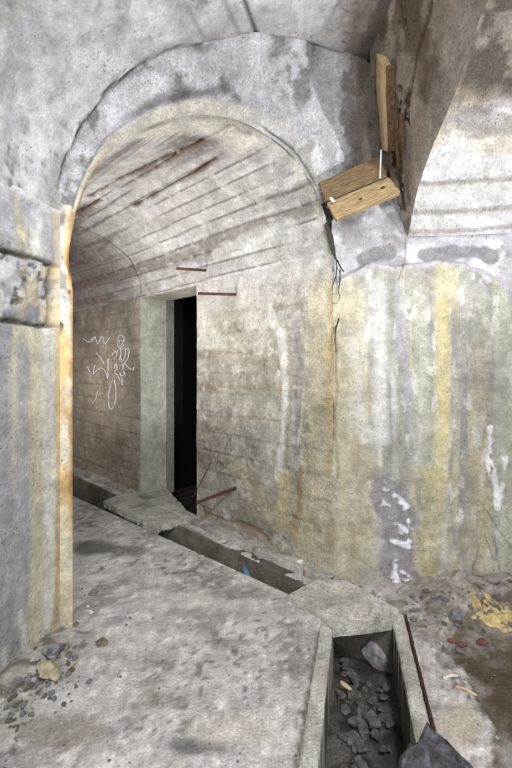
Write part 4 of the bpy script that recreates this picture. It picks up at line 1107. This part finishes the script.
for k, b in enumerate(protos):
    me = bpy.data.meshes.new('slate_piece'); b.to_mesh(me); b.free(); me.materials.append(M['slate']); pm.append(me)
for k in range(120):
    t = rnd.uniform(0, 1); y = .85 + t * 1.35; s = rnd.uniform(.06, .94)
    xl = K2[0] + kd[0] / kd[1] * (y - K2[1]) + .03; xr = R2[0] + rd[0] / rd[1] * (y - R2[1]) - .03
    if math.hypot(xl + (xr - xl) * s - q_block[0], y - q_block[1]) < .17: continue
    o = bpy.data.objects.new('slate_piece', pm[k % 8]); C.objects.link(o)
    o.location = (xl + (xr - xl) * s, y, -.244 + rnd.uniform(0, .022)); o.rotation_euler = (rnd.uniform(-.3, .3), rnd.uniform(-.3, .3), rnd.uniform(0, 6.28)); q = rnd.uniform(.35, .85); o.scale = (q, q, q)
    place(o, 'muddy dark slate piece lying in the bed of the open drain', 'slate piece', 'slate pieces in the open drain')
# pebbles
pebs = []
for k, mt in enumerate(('stone_grey', 'stone_brown', 'stone_grey', 'stone_brown', 'stone_light')):
    b = rock_bm(1, 90 + k, 2, (1, .8, .6), .4); me = bpy.data.meshes.new('pebble'); b.to_mesh(me); b.free(); me.materials.append(M[mt]); pebs.append(me)
def scatter(name, n, region, smin, smax, label, cat, group, seed):
    rnd = random.Random(seed); pts = []
    while len(pts) < n:
        x, y = region(rnd); pts.append(on_floor(x, y)[:2])
    P = np.c_[np.array(pts), np.zeros(n)]; hh = floor_height(P)
    for k in range(n):
        o = bpy.data.objects.new(name, pebs[int(rnd.random() ** 1.6 * 5)]); C.objects.link(o); s = smin + (smax - smin) * rnd.random() ** 2.5
        o.location = (P[k, 0], P[k, 1], hh[k] - s * .15); o.rotation_euler = (0, 0, rnd.uniform(0, 6.28)); o.scale = (s, s, s); place(o, label, cat, group)
def reg_left(r):
    t = r.random(); x = 5 + 66 * t + r.gauss(0, 4); y = 702 - 56 * t + abs(r.gauss(0, 22)) * (1.2 - t * .5)
    return max(x, 2), y
scatter('pebble', 170, reg_left, .004, .015, 'small pebble in the grit along the foot of the left wall', 'pebble', 'pebbles along the left wall', 1)
scatter('pebble', 34, lambda r: (58 + r.gauss(0, 16), 672 + r.gauss(0, 14)), .005, .016, 'loose crumb of broken stone around the two large stones by the left pier', 'pebble', 'crumbs around the two stones by the pier', 8)
scatter('pebble', 30, lambda r: (r.uniform(78, 190), r.uniform(590, 690)), .003, .009, 'small loose pebble on the floor in front of the arch', 'pebble', 'pebbles on the floor before the arch', 2)
scatter('rubble_piece', 130, lambda r: (r.uniform(406, 530), 600 + abs(r.gauss(0, 24))), .004, .022, 'small piece of rubble banked against the front wall', 'rubble', 'rubble along the front wall', 3)
scatter('pebble', 26, lambda r: (r.uniform(425, 512), r.uniform(655, 760)), .003, .008, 'small pebble on the floor right of the open drain', 'pebble', 'pebbles right of the open drain', 4)
scatter('pebble', 40, lambda r: (r.uniform(60, 300), r.uniform(670, 768)), .002, .006, 'tiny pebble on the near floor left of the drain', 'pebble', 'pebbles on the near floor', 5)

# ------------------------------------------------------------------ ROOM CLOSED BEHIND THE VIEWER
surface('wall_back', vertical(np.array([-2.8, -3.2]), np.array([1., 0]), 0, 7.6, -.05, 4.0, 60, 40), M['concrete'], (0, 0, 1.3), plain((160, 156, 150), (186, 182, 176), 901))
surface('wall_right', vertical(np.array([4.55, -3.3]), np.array([0., 1.]), 0, 5.6, -.05, 3.3, 50, 40), M['concrete'], (0, 0, 1.3), plain((160, 156, 150), (186, 182, 176), 911))

# ------------------------------------------------------------------ LIGHT
def area(name, loc, tgt, size, power, col):
    l = bpy.data.lights.new(name, 'AREA'); l.energy = power; l.size = size; l.color = col; l.shape = 'DISK'
    o = bpy.data.objects.new(name, l); C.objects.link(o); o.location = loc
    o.rotation_euler = (Vector(tgt) - Vector(loc)).to_track_quat('-Z', 'Y').to_euler(); return o
def spot(name, loc, tgt, power, col, ang, blend=.6, r=.05):
    l = bpy.data.lights.new(name, 'SPOT'); l.energy = power; l.color = col; l.spot_size = math.radians(ang); l.spot_blend = blend; l.shadow_soft_size = r
    o = bpy.data.objects.new(name, l); C.objects.link(o); o.location = loc
    o.rotation_euler = (Vector(tgt) - Vector(loc)).to_track_quat('-Z', 'Y').to_euler(); return o
area('back_fill', (.15, -2.2, 2.3), (-.3, 2.4, 1.1), 1.0, 98, (.985, .99, 1))  # broad fill added behind the viewer to even out the light
spot('gallery_flood', (3.0, .3, 1.3), (.05, 2.25, 2.75), 420, (.985, .98, 1), 66, 1, .05)
spot('gallery_lamp', (1.75, 1.0, 1.0), (1.25, 2.15, 2.4), 105, (.95, .95, 1), 58, 1, .05)
spot('corridor_fill', (.75, -1.6, 1.25), (-.42, 2.95, 1.75), 560, (.99, .99, .99), 28, .7, .06)  # unseen spot added to brighten the corridor alone
spot('vault_fill', (-1.6, 2.76, .9), (-.8, 2.75, 2.6), 190, (1, .97, .95), 130, 1, .25)  # fill hidden behind the pier, added to light the corridor vault
spot('far_corridor_fill', (-2.5, 3.75, 1.2), (-2.2, 5.2, 1.2), 36, (1, .93, .89), 150, 1, .08)  # second hidden fill, added to lift the scrawled wall
spot('floor_fill', (.75, -.1, 2.95), (-.45, 2.4, 0), 350, (.99, .985, 1), 95, 1, .16)  # overhead fill out of view, added to brighten the floor

w = bpy.data.worlds.new('World'); S.world = w; w.use_nodes = True
w.node_tree.nodes['Background'].inputs[0].default_value = (.02, .02, .022, 1)

# ------------------------------------------------------------------ CAMERA
cam = bpy.data.cameras.new('Camera'); co = bpy.data.objects.new('Camera', cam); C.objects.link(co)
co.location = (0, 0, CAM_H); co.rotation_euler = (math.radians(90), 0, 0)
cam.sensor_fit = 'VERTICAL'; cam.sensor_height = 36; cam.lens = 36 * F / 768; cam.shift_y = -(384 - HORIZON) / 768; cam.clip_start = .05
S.camera = co
S.view_settings.view_transform = 'Standard'; S.view_settings.look = 'None'; S.view_settings.gamma = 1; S.view_settings.use_curve_mapping = False
S.view_settings.exposure = 0.28
